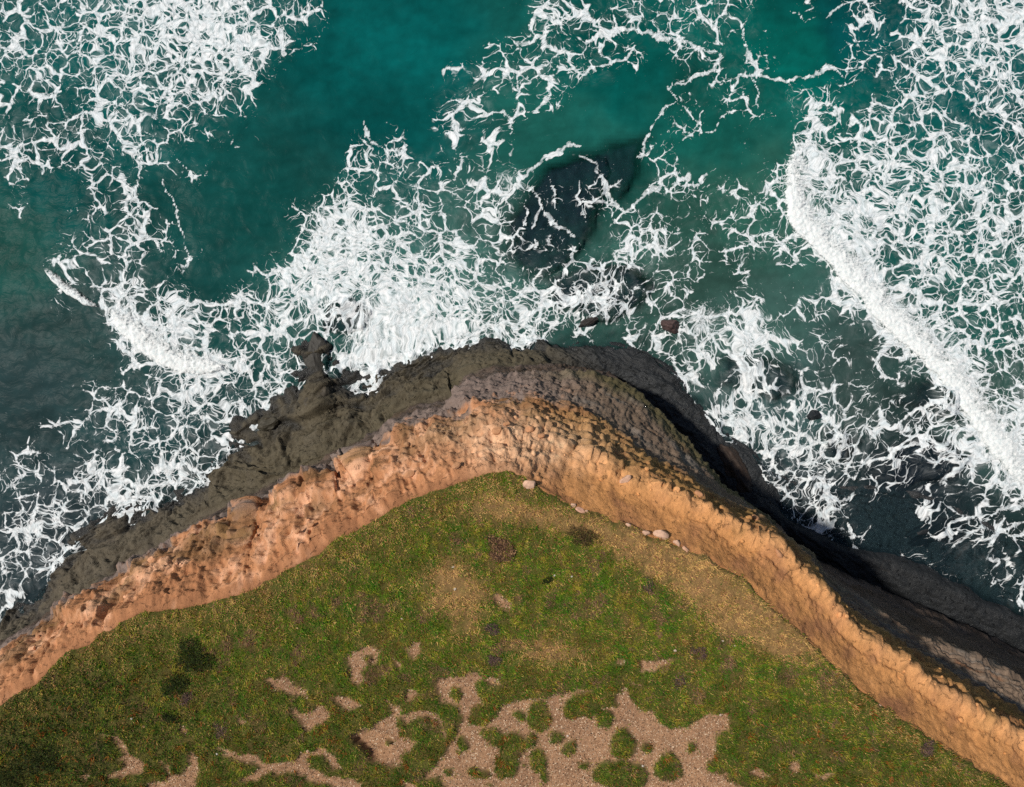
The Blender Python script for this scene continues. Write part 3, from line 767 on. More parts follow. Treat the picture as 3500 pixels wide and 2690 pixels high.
def graded(a, b, h, far, n):
    t = np.linspace(0, 1, n + 1)[1:]
    g = h * np.arange(1, n + 1) + (far - h * n) * t ** 3
    return np.concatenate([a - g[::-1], np.arange(a, b, h), b + g])
sx = graded(-44.0, 44.0, 0.125, 420, 40); sy = graded(-21.0, 34.0, 0.125, 420, 40)
SX, SY = np.meshgrid(sx, sy)
spx = SX * FPX / H + 1750; spy = -SY * FPX / H + 1345
wx1 = fbm(SX * 0.35, SY * 0.35, oct=3, seed=401); wy1 = fbm(SX * 0.35, SY * 0.35, oct=3, seed=402)
dens = bil(dg, (spx + 55 * wx1) / 100 - 0.5, (spy + 55 * wy1) / 100 - 0.5) / 10
outside = sst(0, 300, np.maximum(np.maximum(-spx, spx - 3500), np.maximum(-spy, spy - 2690)))
dens = dens * (1 - outside) + outside * np.clip(0.35 + 0.6 * fbm(SX * 0.06, SY * 0.06, oct=3, seed=405), 0, 1)

def q1(l): return [(a * .549, b * .549) for a, b in l]
def q2(l): return [(a * .549 + 1150, b * .549) for a, b in l]
def q3(l): return [(a * .549 + 2300, b * .549) for a, b in l]
def q6(l): return [(a * .6862 + 2000, b * .6862 + 900) for a, b in l]
STROKES = [
 (q2([(1540,270),(1640,230),(1740,215),(1850,190),(1960,215),(2060,250),(2186,265)]),13), (q2([(1500,470),(1600,440),(1700,390),(1800,370),(1850,320),(1860,280),(1830,272)]),9),
 (q2([(840,760),(900,730),(960,710),(1040,690),(1090,740),(1150,720),(1230,690),(1290,650),(1330,590),(1340,500)]),9), (q2([(1090,740),(1080,800),(1085,830)]),7),
 (q2([(1110,1120),(1200,1070),(1280,1000),(1370,950),(1450,920),(1510,910)]),9), (q2([(1520,960),(1600,1020),(1650,1110),(1660,1160),(1700,1230),(1760,1300),(1800,1330)]),11),
 (q2([(1860,980),(1890,985),(1930,880),(1950,800),(1980,750),(2030,720),(2070,650),(2120,620),(2100,580),(2060,550),(2080,510)]),7),
 (q2([(1200,1160),(1230,1220),(1280,1300),(1240,1340),(1200,1440)]),9), (q2([(1280,1310),(1350,1390),(1430,1450),(1500,1500)]),11), (q2([(1500,1120),(1510,1220),(1530,1300),(1540,1380)]),8),
 (q2([(1800,1330),(1880,1260),(1990,1160),(2050,1090),(2130,1080)]),11), (q2([(150,740),(180,840),(230,890),(300,930),(390,960),(440,920)]),9), (q2([(730,1110),(780,1010),(780,960)]),8),
 (q2([(1640,270),(1640,340),(1700,370)]),10), (q2([(1320,1110),(1350,1180),(1360,1260),(1390,1330)]),7), (q2([(1170,1230),(1190,1310),(1180,1400)]),5), (q2([(1590,1280),(1660,1250),(1760,1300)]),7),
 (q1([(700,770),(760,860),(830,920),(870,990),(860,1090)]),11), (q1([(740,1070),(780,1150),(820,1230),(880,1280),(920,1360)]),14), (q1([(1010,1110),(1040,1190),(1090,1260),(1090,1330),(1130,1400),(1150,1480),(1160,1560),(1180,1640)]),7),
 (q1([(1100,1000),(1160,1040),(1210,1110)]),6), (q1([(930,930),(970,1010)]),9), (q1([(850,1380),(900,1460),(960,1500),(1010,1570)]),12),
 (q3([(0,270),(100,270),(160,320),(280,340),(310,360),(230,440),(130,490),(60,520),(0,520)]),11), (q3([(430,180),(450,300),(480,380),(515,430),(490,470),(400,480),(380,560)]),10),
 (q3([(490,470),(560,480),(640,500),(740,500),(820,480),(890,440),(950,410),(1000,430),(1050,480)]),11), (q3([(500,490),(530,590),(520,680)]),7), (q3([(180,680),(150,760),(100,830)]),6),
 (q3([(380,700),(290,740),(260,820),(150,830),(60,880)]),6), (q3([(0,1160),(150,1150),(250,1060)]),8), (q3([(730,80),(820,130),(880,90)]),6), (q3([(940,130),(1000,60),(1060,20)]),8),
 (q6([(480,540),(490,600),(540,690),(600,770),(640,830),(700,870),(790,890)]),9), (q6([(1290,1290),(1330,1370),(1385,1500)]),8), (q6([(1170,1480),(1260,1515),(1390,1530),(1560,1535)]),4),
 (q6([(1820,1420),(1900,1340),(1990,1270),(2060,1220),(2110,1210),(2186,1205)]),11), (q6([(1960,1420),(2030,1360),(2100,1310),(2186,1290)]),9), (q6([(2050,1400),(2080,1470),(2120,1540)]),6),
 (q6([(1150,1250),(1230,1170),(1310,1180),(1340,1130)]),12), (q6([(1190,1200),(1210,1120),(1220,1060)]),10), (q6([(1090,740),(1080,680),(1110,640),(1130,620),(1040,650)]),12),
 (q6([(690,760),(740,650),(790,580),(830,520)]),10), (q6([(620,700),(680,600),(740,540)]),7), (q6([(760,780),(800,680),(820,600)]),8), (q6([(880,520),(830,560),(840,640),(870,720),(900,800)]),9),
 (q6([(1640,900),(1500,940),(1640,890),(1750,920),(1850,970)]),8), (q6([(1090,780),(1130,800),(1200,790),(1260,730)]),9), (q6([(370,250),(390,310),(430,350),(480,360)]),7),
]
line = np.zeros(SX.shape)
wob = 30 * fbm(SX * 0.7, SY * 0.7, oct=5, seed=411, gain=.6); wob2 = 30 * fbm(SX * 0.7, SY * 0.7, oct=5, seed=412, gain=.6)
thick = 0.75 + 0.9 * fbm(SX * 0.45, SY * 0.45, oct=3, seed=413)
for pts, w in STROKES:
    p = np.array(pts); mnx, mny = p.min(0) - 60; mxx, mxy = p.max(0) + 60
    j0, j1 = np.searchsorted(-spy[:, 0], [-mxy, -mny]) if False else (None, None)
    rowsel = np.where((spy[:, 0] > mny) & (spy[:, 0] < mxy))[0]; colsel = np.where((spx[0] > mnx) & (spx[0] < mxx))[0]
    if len(rowsel) == 0 or len(colsel) == 0: continue
    sl = np.ix_(rowsel, colsel)
    d, t = segdist(spx[sl] + wob[sl], spy[sl] + wob2[sl], pts)
    endf = np.minimum(1, np.minimum(t, len(pts) - 1 - t) * 1.6 + 0.35)
    ww = np.maximum(2.0, 0.62 * w * thick[sl] * endf)
    line[sl] = np.maximum(line[sl], np.exp(-0.5 * (d / ww) ** 2))

# water colour: clear teal off shore, silty grey-green inshore
WC = [(1300,150,0,98,96),(1350,400,8,92,90),(900,700,18,84,80),(700,1000,24,78,75),(300,1100,46,76,75),(100,1350,50,74,76),(60,820,34,90,82),(200,650,4,84,82),(450,250,4,92,90),
      (1900,450,34,106,96),(2100,250,6,98,92),(2400,450,22,100,90),(2700,200,6,106,96),(2900,80,0,84,86),(2500,700,52,106,92),(2350,950,64,100,90),(2550,1150,74,110,102),(2650,1400,66,98,98),
      (2900,1350,62,84,80),(3400,300,0,90,90),(3200,700,8,96,90),(3350,1100,34,96,88),(3400,1350,60,90,82),(3100,1650,40,50,58),(600,1500,38,72,74),(300,1900,56,70,76),(1300,1000,54,104,98),(1650,850,64,106,98),(1150,900,50,108,100),(2700,1700,54,66,72)]
num = np.zeros(SX.shape + (3,)); den = np.zeros(SX.shape)
for (a, b, r, g, bl) in WC:
    w = 1.0 / (((spx - a + 120 * wx1) ** 2 + (spy - b + 120 * wy1) ** 2) / 1e4 + 1.2) ** 2
    num += w[..., None] * lin(r, g, bl); den += w
wcol = num / den[..., None]
silt = fbm(SX * 0.10 + 0.5 * wx1, SY * 0.16 + 0.5 * wy1, oct=4, seed=420)
wcol = wcol * (1 + 0.6 * silt[..., None]) * (1 + 0.30 * fbm(SX * 0.5 + 0.6 * SY, SY * 1.1 - 0.3 * SX, oct=4, seed=422)[..., None])
wcol = wcol + np.maximum(0, dens - 0.45)[..., None] * lin(150, 190, 186) * 0.14
wcol = np.clip(wcol * np.array([0.72, 0.74, 0.75]), 0.002, 0.6)

# sea bed, with the dark rocks that show through
BED = -5.0
def mound(px, py, poly, top, soft, seed):
    """height of a rock mound traced as an outline, at world points given as photo px at sea level"""
    p = list(poly) + [poly[0]]
    n1 = 30 * fbm(px / 100, py / 100, oct=5, seed=seed)
    d, _ = segdist(px + n1, py - n1, p)
    ins = inpoly(px + n1, py - n1, poly)
    sd = np.where(ins, d, -d)
    rel = sst(-0.9 * soft, 0.5 * soft, sd)
    return BED + (top - BED) * rel + rel * 0.28 * fbm(px / 60, py / 60, oct=4, seed=seed + 1, ridged=True)
REEFS = [
 ('submerged_rock', [(1715,890),(1730,760),(1800,650),(1860,570),(1960,530),(2080,520),(2110,600),(2060,700),(2030,800),(1960,900),(1880,960),(1790,945)], -0.15, 70, 'big dark rock lying just under the water, laced with thin foam lines'),
 ('submerged_rock', [(1960,560),(2090,480),(2200,470),(2190,600),(2120,700),(2060,690)], -0.55, 60, 'dim submerged rock spreading seaward of the big dark rock'),
 ('submerged_rock', [(1850,960),(2000,900),(2160,910),(2240,980),(2180,1060),(2080,1110),(1900,1070)], -0.12, 50, 'dark submerged rock under foam just off the tip of the headland'),
 ('submerged_rock', [(1100,1080),(1130,1030),(1200,1020),(1275,1060),(1260,1120),(1180,1150),(1110,1130)], -0.1, 30, 'small blue-black rock pool ringed by the white burst of surf'),
 ('submerged_rock', [(2440,1230),(2560,1200),(2700,1260),(2760,1330),(2640,1380),(2540,1330),(2450,1330)], -0.5, 60, 'dark rock under the streaked foam east of the tip'),
 ('submerged_rock', [(3010,1560),(3080,1500),(3220,1500),(3320,1570),(3260,1640),(3120,1680),(3030,1660)], -0.3, 60, 'black submerged slab below the right-hand breaker'),
 ('submerged_rock', [(2800,1480),(2880,1470),(2930,1520),(2900,1580),(2830,1580)], -0.2, 35, 'small dark underwater rock beside the swirling backwash'),
 ('submerged_rock', [(3130,1300),(3220,1290),(3290,1350),(3270,1460),(3170,1430),(3050,1380)], -0.7, 60, 'dim underwater rock close against the right-hand breaker'),
]
bx = np.arange(-46, 46.01, 0.2); by = np.arange(-22, 36.01, 0.2)
BX, BY = np.meshgrid(bx, by); bpx = BX * FPX / H + 1750; bpy_ = -BY * FPX / H + 1345
sb = BED + 0.5 * fbm(BX * 0.2, BY * 0.2, oct=4, seed=430)
reefz = np.full(BX.shape, -9.0)
rmeshes = []
for i, (nm, poly, tp, soft, lab) in enumerate(REEFS):
    z = mound(bpx, bpy_, poly, tp, soft, 440 + 7 * i)
    reefz = np.maximum(reefz, z)
    p = np.array(poly)
    rs = np.where((bpy_[:, 0] > p[:, 1].min() - 130) & (bpy_[:, 0] < p[:, 1].max() + 130))[0]; cs = np.where((bpx[0] > p[:, 0].min() - 130) & (bpx[0] < p[:, 0].max() + 130))[0]
    rmeshes.append((nm, lab, rs, cs, z))
M_bed = rock_material("sea_bed_rock", 0.7, 0.6, 0.08, wetattr=False)
M_reef = rock_material("drowned_rock", 0.6, 0.6, 0.10, wetattr=False)
cb = np.tile(lin(60, 70, 66), (BX.size, 1))
tag(mesh_obj('seabed', np.stack([BX, BY, sb], -1).reshape(-1, 3), gridfaces(len(by), len(bx)), M_bed, True, {'col': cb}), 'silty grey sea bed', kind='structure')
for nm, lab, rs, cs, z in rmeshes:
    sl = np.ix_(rs, cs); n_ = fbm(BX[sl] * 0.8, BY[sl] * 0.8, oct=4, seed=470)
    cc = lin(26, 30, 40)[None, None] * (1 + 0.6 * n_[..., None])
    zz_ = z[sl]
    m4 = (np.maximum(np.maximum(zz_[:-1, :-1], zz_[1:, 1:]), np.maximum(zz_[1:, :-1], zz_[:-1, 1:])) > BED + 0.2)
    fcs = gridfaces(len(rs), len(cs), m4)
    used = np.unique(fcs); remap = np.zeros(zz_.size, int); remap[used] = np.arange(len(used))
    vv_ = np.stack([BX[sl], BY[sl], zz_], -1).reshape(-1, 3)[used]
    tag(mesh_obj(nm, vv_, remap[fcs], M_reef, True, {'col': cc.reshape(-1, 3)[used]}), lab, 'rock', 'rocks under the water')

# water level: swell, chop, run-up against the shelf
zrb = blur2(np.where(zr < -8.5, -5.0, zr), 1.5)
def ras(a, x, y):
    u = np.clip((x - RX0) / RES, 0, RNX - 2); v = np.clip((y - RY0) / RES, 0, RNY - 2)
    i = u.astype(int); j = v.astype(int); fu = u - i; fv = v - j
    return (a[j, i] * (1 - fu) + a[j, i + 1] * fu) * (1 - fv) + (a[j + 1, i] * (1 - fu) + a[j + 1, i + 1] * fu) * fv
terr = ras(zrb, SX, SY)
inr = (np.abs(SX) < 45) & (SY > -39) & (SY < 39)
terr = np.where(inr, terr, -5.0)
ri = np.clip(((SX - bx[0]) / 0.2).astype(int), 0, len(bx) - 1); rj = np.clip(((SY - by[0]) / 0.2).astype(int), 0, len(by) - 1)
rz = np.where((np.abs(SX) < 45.8) & (SY > -21.8) & (SY < 35.8), reefz[rj, ri], -9.0)
ground = np.maximum(terr, rz)
swell = 0.22 * fbm(SX * 0.09 + 3, SY * 0.14, oct=3, seed=480) + 0.10 * fbm(SX * 0.5, SY * 0.5, oct=3, seed=481)
surge = dens * (0.28 + 0.30 * fbm(SX * 0.8, SY * 0.8, oct=3, seed=482))
WZ = swell * sst(-0.5, -3.5, ground) + 0.10 + surge * (0.55 + 0.6 * sst(-2, 0, ground)) * (ground < 2.5)
film = sst(-1.2, -0.2, ground) * sst(0.12, 0.4, dens + 0.1)
WZ = WZ + film * np.maximum(0, 0.22 + 0.75 * fbm(SX * 0.45, SY * 0.45, oct=4, seed=483))
WZ = np.where(ground > 1.4, np.minimum(WZ, 0.9), WZ)
depth = np.maximum(0, WZ - ground)
turb = 1 - np.exp(-0.42 * depth)
turb = np.maximum(turb, 0.06)
keepc = ~((terr[:-1, :-1] > 1.8) & (terr[1:, 1:] > 1.8) & (terr[1:, :-1] > 1.8) & (terr[:-1, 1:] > 1.8))
# inland of the coast there is no sea
cy = np.interp(SX, np.sort(Cl[:, 0]), Cl[np.argsort(Cl[:, 0]), 1])
inland = SY < cy - 1.0
keepc &= ~(inland[:-1, :-1] & inland[1:, 1:])
# streaked coordinates for the foam lace
fu = SX + 1.0 * fbm(SX * 0.5, SY * 0.5, oct=3, seed=490); fv = SY + 1.0 * fbm(SX * 0.5, SY * 0.5, oct=3, seed=491)
deff = 0.74 * dens + 0.56 * fbm(SX * 0.34, SY * 0.34, oct=5, seed=492) * sst(0.0, 0.22, dens) + 0.38 * line
for (cxp, cyp, ang, rad, k) in [(2500,1330,-60,330,.55),(1230,1180,70,220,.5),(1480,1150,80,200,.4),(3200,1750,35,420,.45),(1800,620,60,260,.3),(250,1050,-35,260,.35),(1750,420,15,500,.25),(700,1130,-20,200,.3),(3000,700,-25,350,.25)]:
    cxw, cyw = W(cxp, cyp, 0); r = rad * 0.024
    w = np.exp(-((SX - cxw) ** 2 + (SY - cyw) ** 2) / (r * r)); a = math.radians(ang); dx, dy = math.cos(a), math.sin(a)
    al = ((SX - cxw) * dx + (SY - cyw) * dy) * w * k
    fu -= dx * al; fv -= dy * al
o2 = lambda l: [(a * S, b * S) for a, b in l]
# whipped white water: bursts, drawn soft
BURST = [(1350,1090,150,1.0),(1290,1180,110,.9),(1480,1040,120,.6),(2560,1110,70,.8),(2590,1080,60,.7),(2400,1090,90,.75),(1150,830,170,.55),(1120,1000,120,.5),(1740,640,60,.6),(2930,760,120,.5),(3020,600,120,.4),
         (640,1130,90,.65),(2920,800,160,.5),(600,1070,60,.4),(420,1730,90,.5),(1640,1110,130,.5),(1830,1080,120,.35),(2700,330,50,.4),(3180,760,140,.35),(3420,80,120,.4),(720,120,120,.4),(2520,1440,60,.6),(2040,1030,80,.5),(700,1690,80,.4),(380,1680,90,.3)]
burst = np.zeros(SX.shape)
for pts, w, k in [(o2([(250,640),(300,700),(360,740),(430,765),(480,770)]),55,.55),(o2([(1720,330),(1715,420),(1750,480),(1840,570),(1930,670),(2050,770),(2110,880),(2186,980)]),70,.55)]:
    d, t = segdist(spx + 40 * wx1, spy + 40 * wy1, pts)
    burst = np.maximum(burst, k * np.exp(-(d / w) ** 2))
for (a, b, r, k) in BURST:
    d2 = ((spx - a + 90 * wx1) ** 2 + (spy - b + 90 * wy1) ** 2) / (r * r)
    burst = np.maximum(burst, k * np.exp(-d2))
deff = deff + 0.5 * burst
sv = np.stack([SX, SY, WZ], -1).reshape(-1, 3)

def sea_material():
    q = NT("sea_water")
    f = q.attr('vecf', 'Vector'); dn = q.attr('dens'); ln = q.attr('line'); bu = q.attr('burst'); tb_ = q.attr('turb'); wc = q.attr('col', 'Color')
    w1 = q.vmath('SUBTRACT', q.noise(f, 0.9, 3, 0.5, color=True), (0.5, 0.5, 0.5))
    p = q.vmath('ADD', f, q.vmath('SCALE', w1, scale=0.9))
    p2 = q.vmath('ADD', f, q.vmath('SCALE', w1, scale=0.6))
    def cells(vec, scale, jn):
        e = q.voro(vec, scale)
        nd = q.n('ShaderNodeTexVoronoi', feature='F1', voronoi_dimensions='2D'); q.put(nd.inputs['Vector'], vec); nd.inputs['Scale'].default_value = scale
        sx_ = q.n('ShaderNodeSeparateColor'); q.lk(nd.outputs['Color'], sx_.inputs[0])
        fld = q.math('SUBTRACT', e, q.math('MULTIPLY', q.math('SUBTRACT', nd.outputs['Distance'], 0.42), jn))
        return fld, sx_.outputs[0]
    e1, r1 = cells(p, 0.80, 0.34); e2, r2 = cells(p2, 1.6, 0.36)
    e4 = q.voro(q.vmath('ADD', f, q.vmath('SCALE', w1, scale=-0.9)), 1.1)
    nB = q.noise(f, 2.6, 4, 0.6)
    de_ = q.math('ADD', q.attr('deff'), q.math('MULTIPLY', q.math('SUBTRACT', nB, 0.5), 0.34))
    on = q.mapr(q.math('ADD', dn, ln), 0.02, 0.16)
    w_1 = q.math('MULTIPLY', q.math('POWER', q.math('MAXIMUM', q.math('SUBTRACT', de_, 0.18), 0.0), 1.3), q.math('MULTIPLY_ADD', r1, 0.62, 0.20))
    w_2 = q.math('MULTIPLY', q.math('POWER', q.math('MAXIMUM', q.math('SUBTRACT', de_, 0.38), 0.0), 1.25), q.math('MULTIPLY_ADD', r2, 0.75, 0.14))
    nC = q.noise(f, 7.5, 4, 0.7)
    rag = q.math('ADD', q.math('MULTIPLY', q.math('SUBTRACT', nB, 0.5), 0.17), q.math('MULTIPLY', q.math('SUBTRACT', nC, 0.5), 0.14))
    def web(e, w, s):
        return q.mapr(q.math('SUBTRACT', q.math('ADD', w, rag), e), -0.1 * s, s)
    a1 = web(e1, w_1, 0.08); a2 = web(e2, w_2, 0.12)
    a1 = q.math('MULTIPLY', a1, q.mapr(w_1, 0.004, 0.02)); a2 = q.math('MULTIPLY', a2, q.mapr(w_2, 0.006, 0.03))
    a3 = q.mapr(q.math('ADD', de_, q.math('MULTIPLY', q.math('SUBTRACT', nB, .5), 1.6)), 0.98, 1.16)
    lace = q.math('MAXIMUM', a1, q.math('MAXIMUM', a2, a3))
    lw = q.math('MULTIPLY', q.mapr(q.math('ADD', de_, q.math('MULTIPLY', q.math('SUBTRACT', nB, 0.5), 0.7)), 0.10, 0.62), 0.05)
    a4 = q.math('MULTIPLY', q.mapr(q.math('SUBTRACT', lw, e4), -0.02, 0.03), q.mapr(lw, 0.004, 0.03, 0.0, 0.85))
    lace = q.math('MULTIPLY', q.math('MAXIMUM', lace, a4), on)
    lnn = q.mapr(q.math('ADD', ln, q.math('MULTIPLY', q.math('SUBTRACT', nB, 0.5), 1.1)), 0.50, 0.90)
    lnn = q.math('MULTIPLY', lnn, q.mapr(ln, 0.15, 0.5, 0.0, 0.8))
    sp = q.math('MULTIPLY', q.mapr(q.noise(f, 7.0, 3, 0.6), 0.69, 0.74), q.mapr(q.attr('deff'), 0.04, 0.2))
    bn = q.noise(p2, 1.6, 6, 0.68)
    bn2 = q.math('ADD', q.math('MULTIPLY', bn, 0.6), q.math('MULTIPLY', nC, 0.4))
    bb = q.mapr(q.math('ADD', bu, q.math('MULTIPLY', q.math('SUBTRACT', bn2, 0.5), 3.0)), 0.40, 0.95)
    bb = q.math('MULTIPLY', bb, q.mapr(bu, 0.05, 0.3))
    foam = q.math('MAXIMUM', q.math('MAXIMUM', lace, lnn), q.math('MAXIMUM', bb, q.math('MULTIPLY', sp, 0.8)))
    # thin parts of the foam are see-through
    thin = q.noise(f, 3.6, 4, 0.6)
    op = q.math('MULTIPLY', foam, q.mapr(thin, 0.30, 0.58, 0.50, 1.0))
    veil = q.math('MULTIPLY', q.mapr(q.noise(p2, 1.3, 6, 0.72), 0.42, 0.78), q.mapr(dn, 0.2, 0.75, 0.0, 0.24))
    op = q.math('MAXIMUM', op, veil)
    rip = q.noise(q.vmath('MULTIPLY', f, (1, 1.6, 1)), 1.3, 4, 0.55)
    bmp = q.bump(rip, 0.35, 0.12)
    bmpf = q.bump(q.noise(f, 4.0, 5, 0.72), 0.8, 0.14)
    t = q.t
    b = q.b
    wc2 = q.vmath('SCALE', wc, scale=q.math('MULTIPLY_ADD', q.noise(f, 0.8, 5, 0.6), 0.5, 0.75))
    q.lk(wc2, b.inputs['Base Color']); b.inputs['Roughness'].default_value = 0.25; b.inputs['IOR'].default_value = 1.33
    b.inputs['Specular IOR Level'].default_value = 0.015
    q.lk(bmp, b.inputs['Normal'])
    tr_ = q.n('ShaderNodeBsdfTransparent'); tr_.inputs['Color'].default_value = (0.60, 0.80, 0.86, 1)
    mx = q.n('ShaderNodeMixShader'); q.lk(tb_, mx.inputs[0]); q.lk(tr_.outputs[0], mx.inputs[1]); q.lk(b.outputs[0], mx.inputs[2])
    fo = q.n('ShaderNodeBsdfPrincipled'); q.lk(q.mixc(q.mapr(nB, 0.32, 0.66), (0.68, 0.76, 0.79, 1), (0.88, 0.90, 0.91, 1)), fo.inputs['Base Color']); fo.inputs['Roughness'].default_value = 0.8
    fo.inputs['Specular IOR Level'].default_value = 0.1
    q.lk(bmpf, fo.inputs['Normal'])
    m2 = q.n('ShaderNodeMixShader'); q.lk(op, m2.inputs[0]); q.lk(mx.outputs[0], m2.inputs[1]); q.lk(fo.outputs[0], m2.inputs[2])
    q.lk(m2.outputs[0], q.out.inputs['Surface'])
    return q.m
M_sea = sea_material()
sf_ = gridfaces(len(sy), len(sx), keepc)
used = np.unique(sf_); remap = np.zeros(SX.size, np.int64); remap[used] = np.arange(len(used))
fl = lambda a: a.ravel()[used]
sea = tag(mesh_obj('sea', sv[used], remap[sf_], M_sea, True,
    {'vecf': np.stack([fl(fu), fl(fv), np.zeros(len(used))], 1), 'dens': fl(dens), 'deff': fl(deff), 'line': fl(line), 'burst': fl(burst), 'turb': fl(turb), 'col': wcol.reshape(-1, 3)[used]}),
    'teal sea marbled with white foam', kind='structure')

# ------------------------------------------------------------------ breaking waves
def wave_material():
    q = NT("white_water"); p = q.pos()
    n1 = q.noise(p, 0.9, 6, 0.72); n2 = q.noise(p, 4.2, 5, 0.75)
    f = q.attr('edge')
    al = q.mapr(q.math('ADD', f, q.math('MULTIPLY', q.math('SUBTRACT', q.math('ADD', q.math('MULTIPLY', n1, .55), q.math('MULTIPLY', n2, .45)), 0.5), 3.4)), 0.42, 1.0)
    q.lk(q.mixc(q.mapr(n2, 0.3, 0.65), (0.64, 0.72, 0.73, 1), (0.88, 0.89, 0.88, 1)), q.b.inputs['Base Color']); q.b.inputs['Roughness'].default_value = 0.85; q.b.inputs['Specular IOR Level'].default_value = 0.1
    q.lk(q.bump(q.math('ADD', n1, q.math('MULTIPLY', n2, 0.6)), 0.7, 0.12), q.b.inputs['Normal'])
    q.lk(al, q.b.inputs['Alpha'])
    return q.m
M_wave = wave_material()
def breaking_wave(pts, widths, height, label, seed, sgn=1):
    """a roller of tumbling foam along a traced crest line (photo px), widths in metres"""
    n = 420 if len(pts) > 8 else 160
    P = np.array([W(a, b, 0) for a, b in pts]); P = np.concatenate([P, np.array(widths)[:, None]], 1)
    R, L = resample(P, n, n / len(pts) / 3.0)
    d = np.gradient(R[:, :2], axis=0); d /= np.linalg.norm(d, axis=1)[:, None]
    nrm = np.stack([d[:, 1], -d[:, 0]], 1)
    m = 48
    a = np.linspace(-1.0, 1.0, m)
    s_ = np.linspace(0, L, n)
    wobl = 0.35 * fbm(s_ * 0.5, s_ * 0, oct=5, seed=seed)
    wid = R[:, 2] * (1 + 0.35 * fbm(s_ * 0.35, s_ * 0 + 3, oct=3, seed=seed + 9))
    offs = np.where(a < 0, a * 1.25, a * 0.55)[:, None] * wid[None] * sgn + wobl[None]
    x = R[:, 0][None] + nrm[:, 0][None] * offs; y = R[:, 1][None] + nrm[:, 1][None] * offs
    prof = np.where(a < 0, (1 - np.abs(a)) ** 1.1, 1 - np.abs(a) ** 2.2)[:, None]      # long back, steep front
    taper = np.minimum(1, np.minimum(s_, L - s_) / (0.15 * L))[None] ** 0.7
    lum = fbm(x * 0.9, y * 0.9, oct=5, seed=seed + 3)
    z = 0.34 + height * prof * taper * (0.85 + 0.5 * lum) + 0.12 * fbm(x * 3, y * 3, oct=4, seed=seed + 4) * prof
    edge = np.where(a < 0, 1.15 * (1 - np.abs(a)) ** 0.8, 1.15 * (1 - np.abs(a) ** 5))[:, None] * (0.15 + 0.85 * taper) + 0 * x
    g = np.stack([x, y, z], -1)
    nzz = np.cross(g[10, 41] - g[10, 40], g[11, 40] - g[10, 40])[2]
    f = gridfaces(m, n)
    ob = mesh_obj('breaking_wave', g.reshape(-1, 3), f[:, ::-1] if nzz < 0 else f, M_wave, True, {'edge': edge.ravel()})
    return tag(ob, label, 'wave', 'breaking waves rolling towards the headland')
o_ = lambda l: [(a * S, b * S) for a, b in l]
breaking_wave(o_([(99,570),(120,597),(140,615),(165,633),(190,647),(215,658)]), [.25,.45,.6,.55,.4,.15], 0.25, 'thin short breaker at the far left edge, apart from the foam', 601)
breaking_wave(o_([(237,652),(262,688),(300,725),(345,757),(400,780),(445,788),(492,778)]), [.5,1.1,1.5,1.6,1.5,1.1,.5], 0.2, 'bright curved breaker left of the headland', 611)
breaking_wave(o_([(1705,285),(1693,330),(1690,375),(1690,420),(1702,470),(1740,512),(1790,562),(1840,615),(1900,685),(1955,738),(2015,790),(2058,850),(2095,905),(2130,958),(2186,1020),(2240,1075)]),
   [.5,1.0,1.4,1.6,1.8,1.8,1.6,1.7,1.8,1.6,1.5,1.6,1.7,1.7,1.7,1.6], 0.2, 'long white breaker running diagonally down the right side', 621)

# ------------------------------------------------------------------ rocks and stones
def ico(sub):
    t = (1 + 5 ** 0.5) / 2
    v = [(-1,t,0),(1,t,0),(-1,-t,0),(1,-t,0),(0,-1,t),(0,1,t),(0,-1,-t),(0,1,-t),(t,0,-1),(t,0,1),(-t,0,-1),(-t,0,1)]
    f = [(0,11,5),(0,5,1),(0,1,7),(0,7,10),(0,10,11),(1,5,9),(5,11,4),(11,10,2),(10,7,6),(7,1,8),(3,9,4),(3,4,2),(3,2,6),(3,6,8),(3,8,9),(4,9,5),(2,4,11),(6,2,10),(8,6,7),(9,8,1)]
    v = [np.array(q) / np.linalg.norm(q) for q in v]
    for _ in range(sub):
        c = {}; nf = []
        def mid(a, b):
            k = (min(a, b), max(a, b))
            if k not in c:
                q = v[a] + v[b]; v.append(q / np.linalg.norm(q)); c[k] = len(v) - 1
            return c[k]
        for a, b, d in f:
            ab, bd, da = mid(a, b), mid(b, d), mid(d, a)
            nf += [(a, ab, da), (b, bd, ab), (d, da, bd), (ab, bd, da)]
        f = nf
    return np.array(v), np.array(f)
ICO = {k: ico(k) for k in (1, 2, 4)}
M_boulder = rock_material("loose_rock", 0.85, 0.5, 0.03)
M_wetrock = rock_material("wet_rock", 0.55, 0.6, 0.06)
def ground_at(px, py):                   # the point of the built ground that the photograph shows at this pixel
    z = TOP
    for _ in range(60):
        x, y = W(px, py, z)
        g = float(top_z(np.array([x]), np.array([y]))[0]) if y < float(ytop(x)) else float(zat(np.array([x]), np.array([y]))[0])
        if g >= z - 0.05: break
        z -= 0.35
    return float(x), float(y), max(g if abs(g - z) < 3 else z, 0.0)
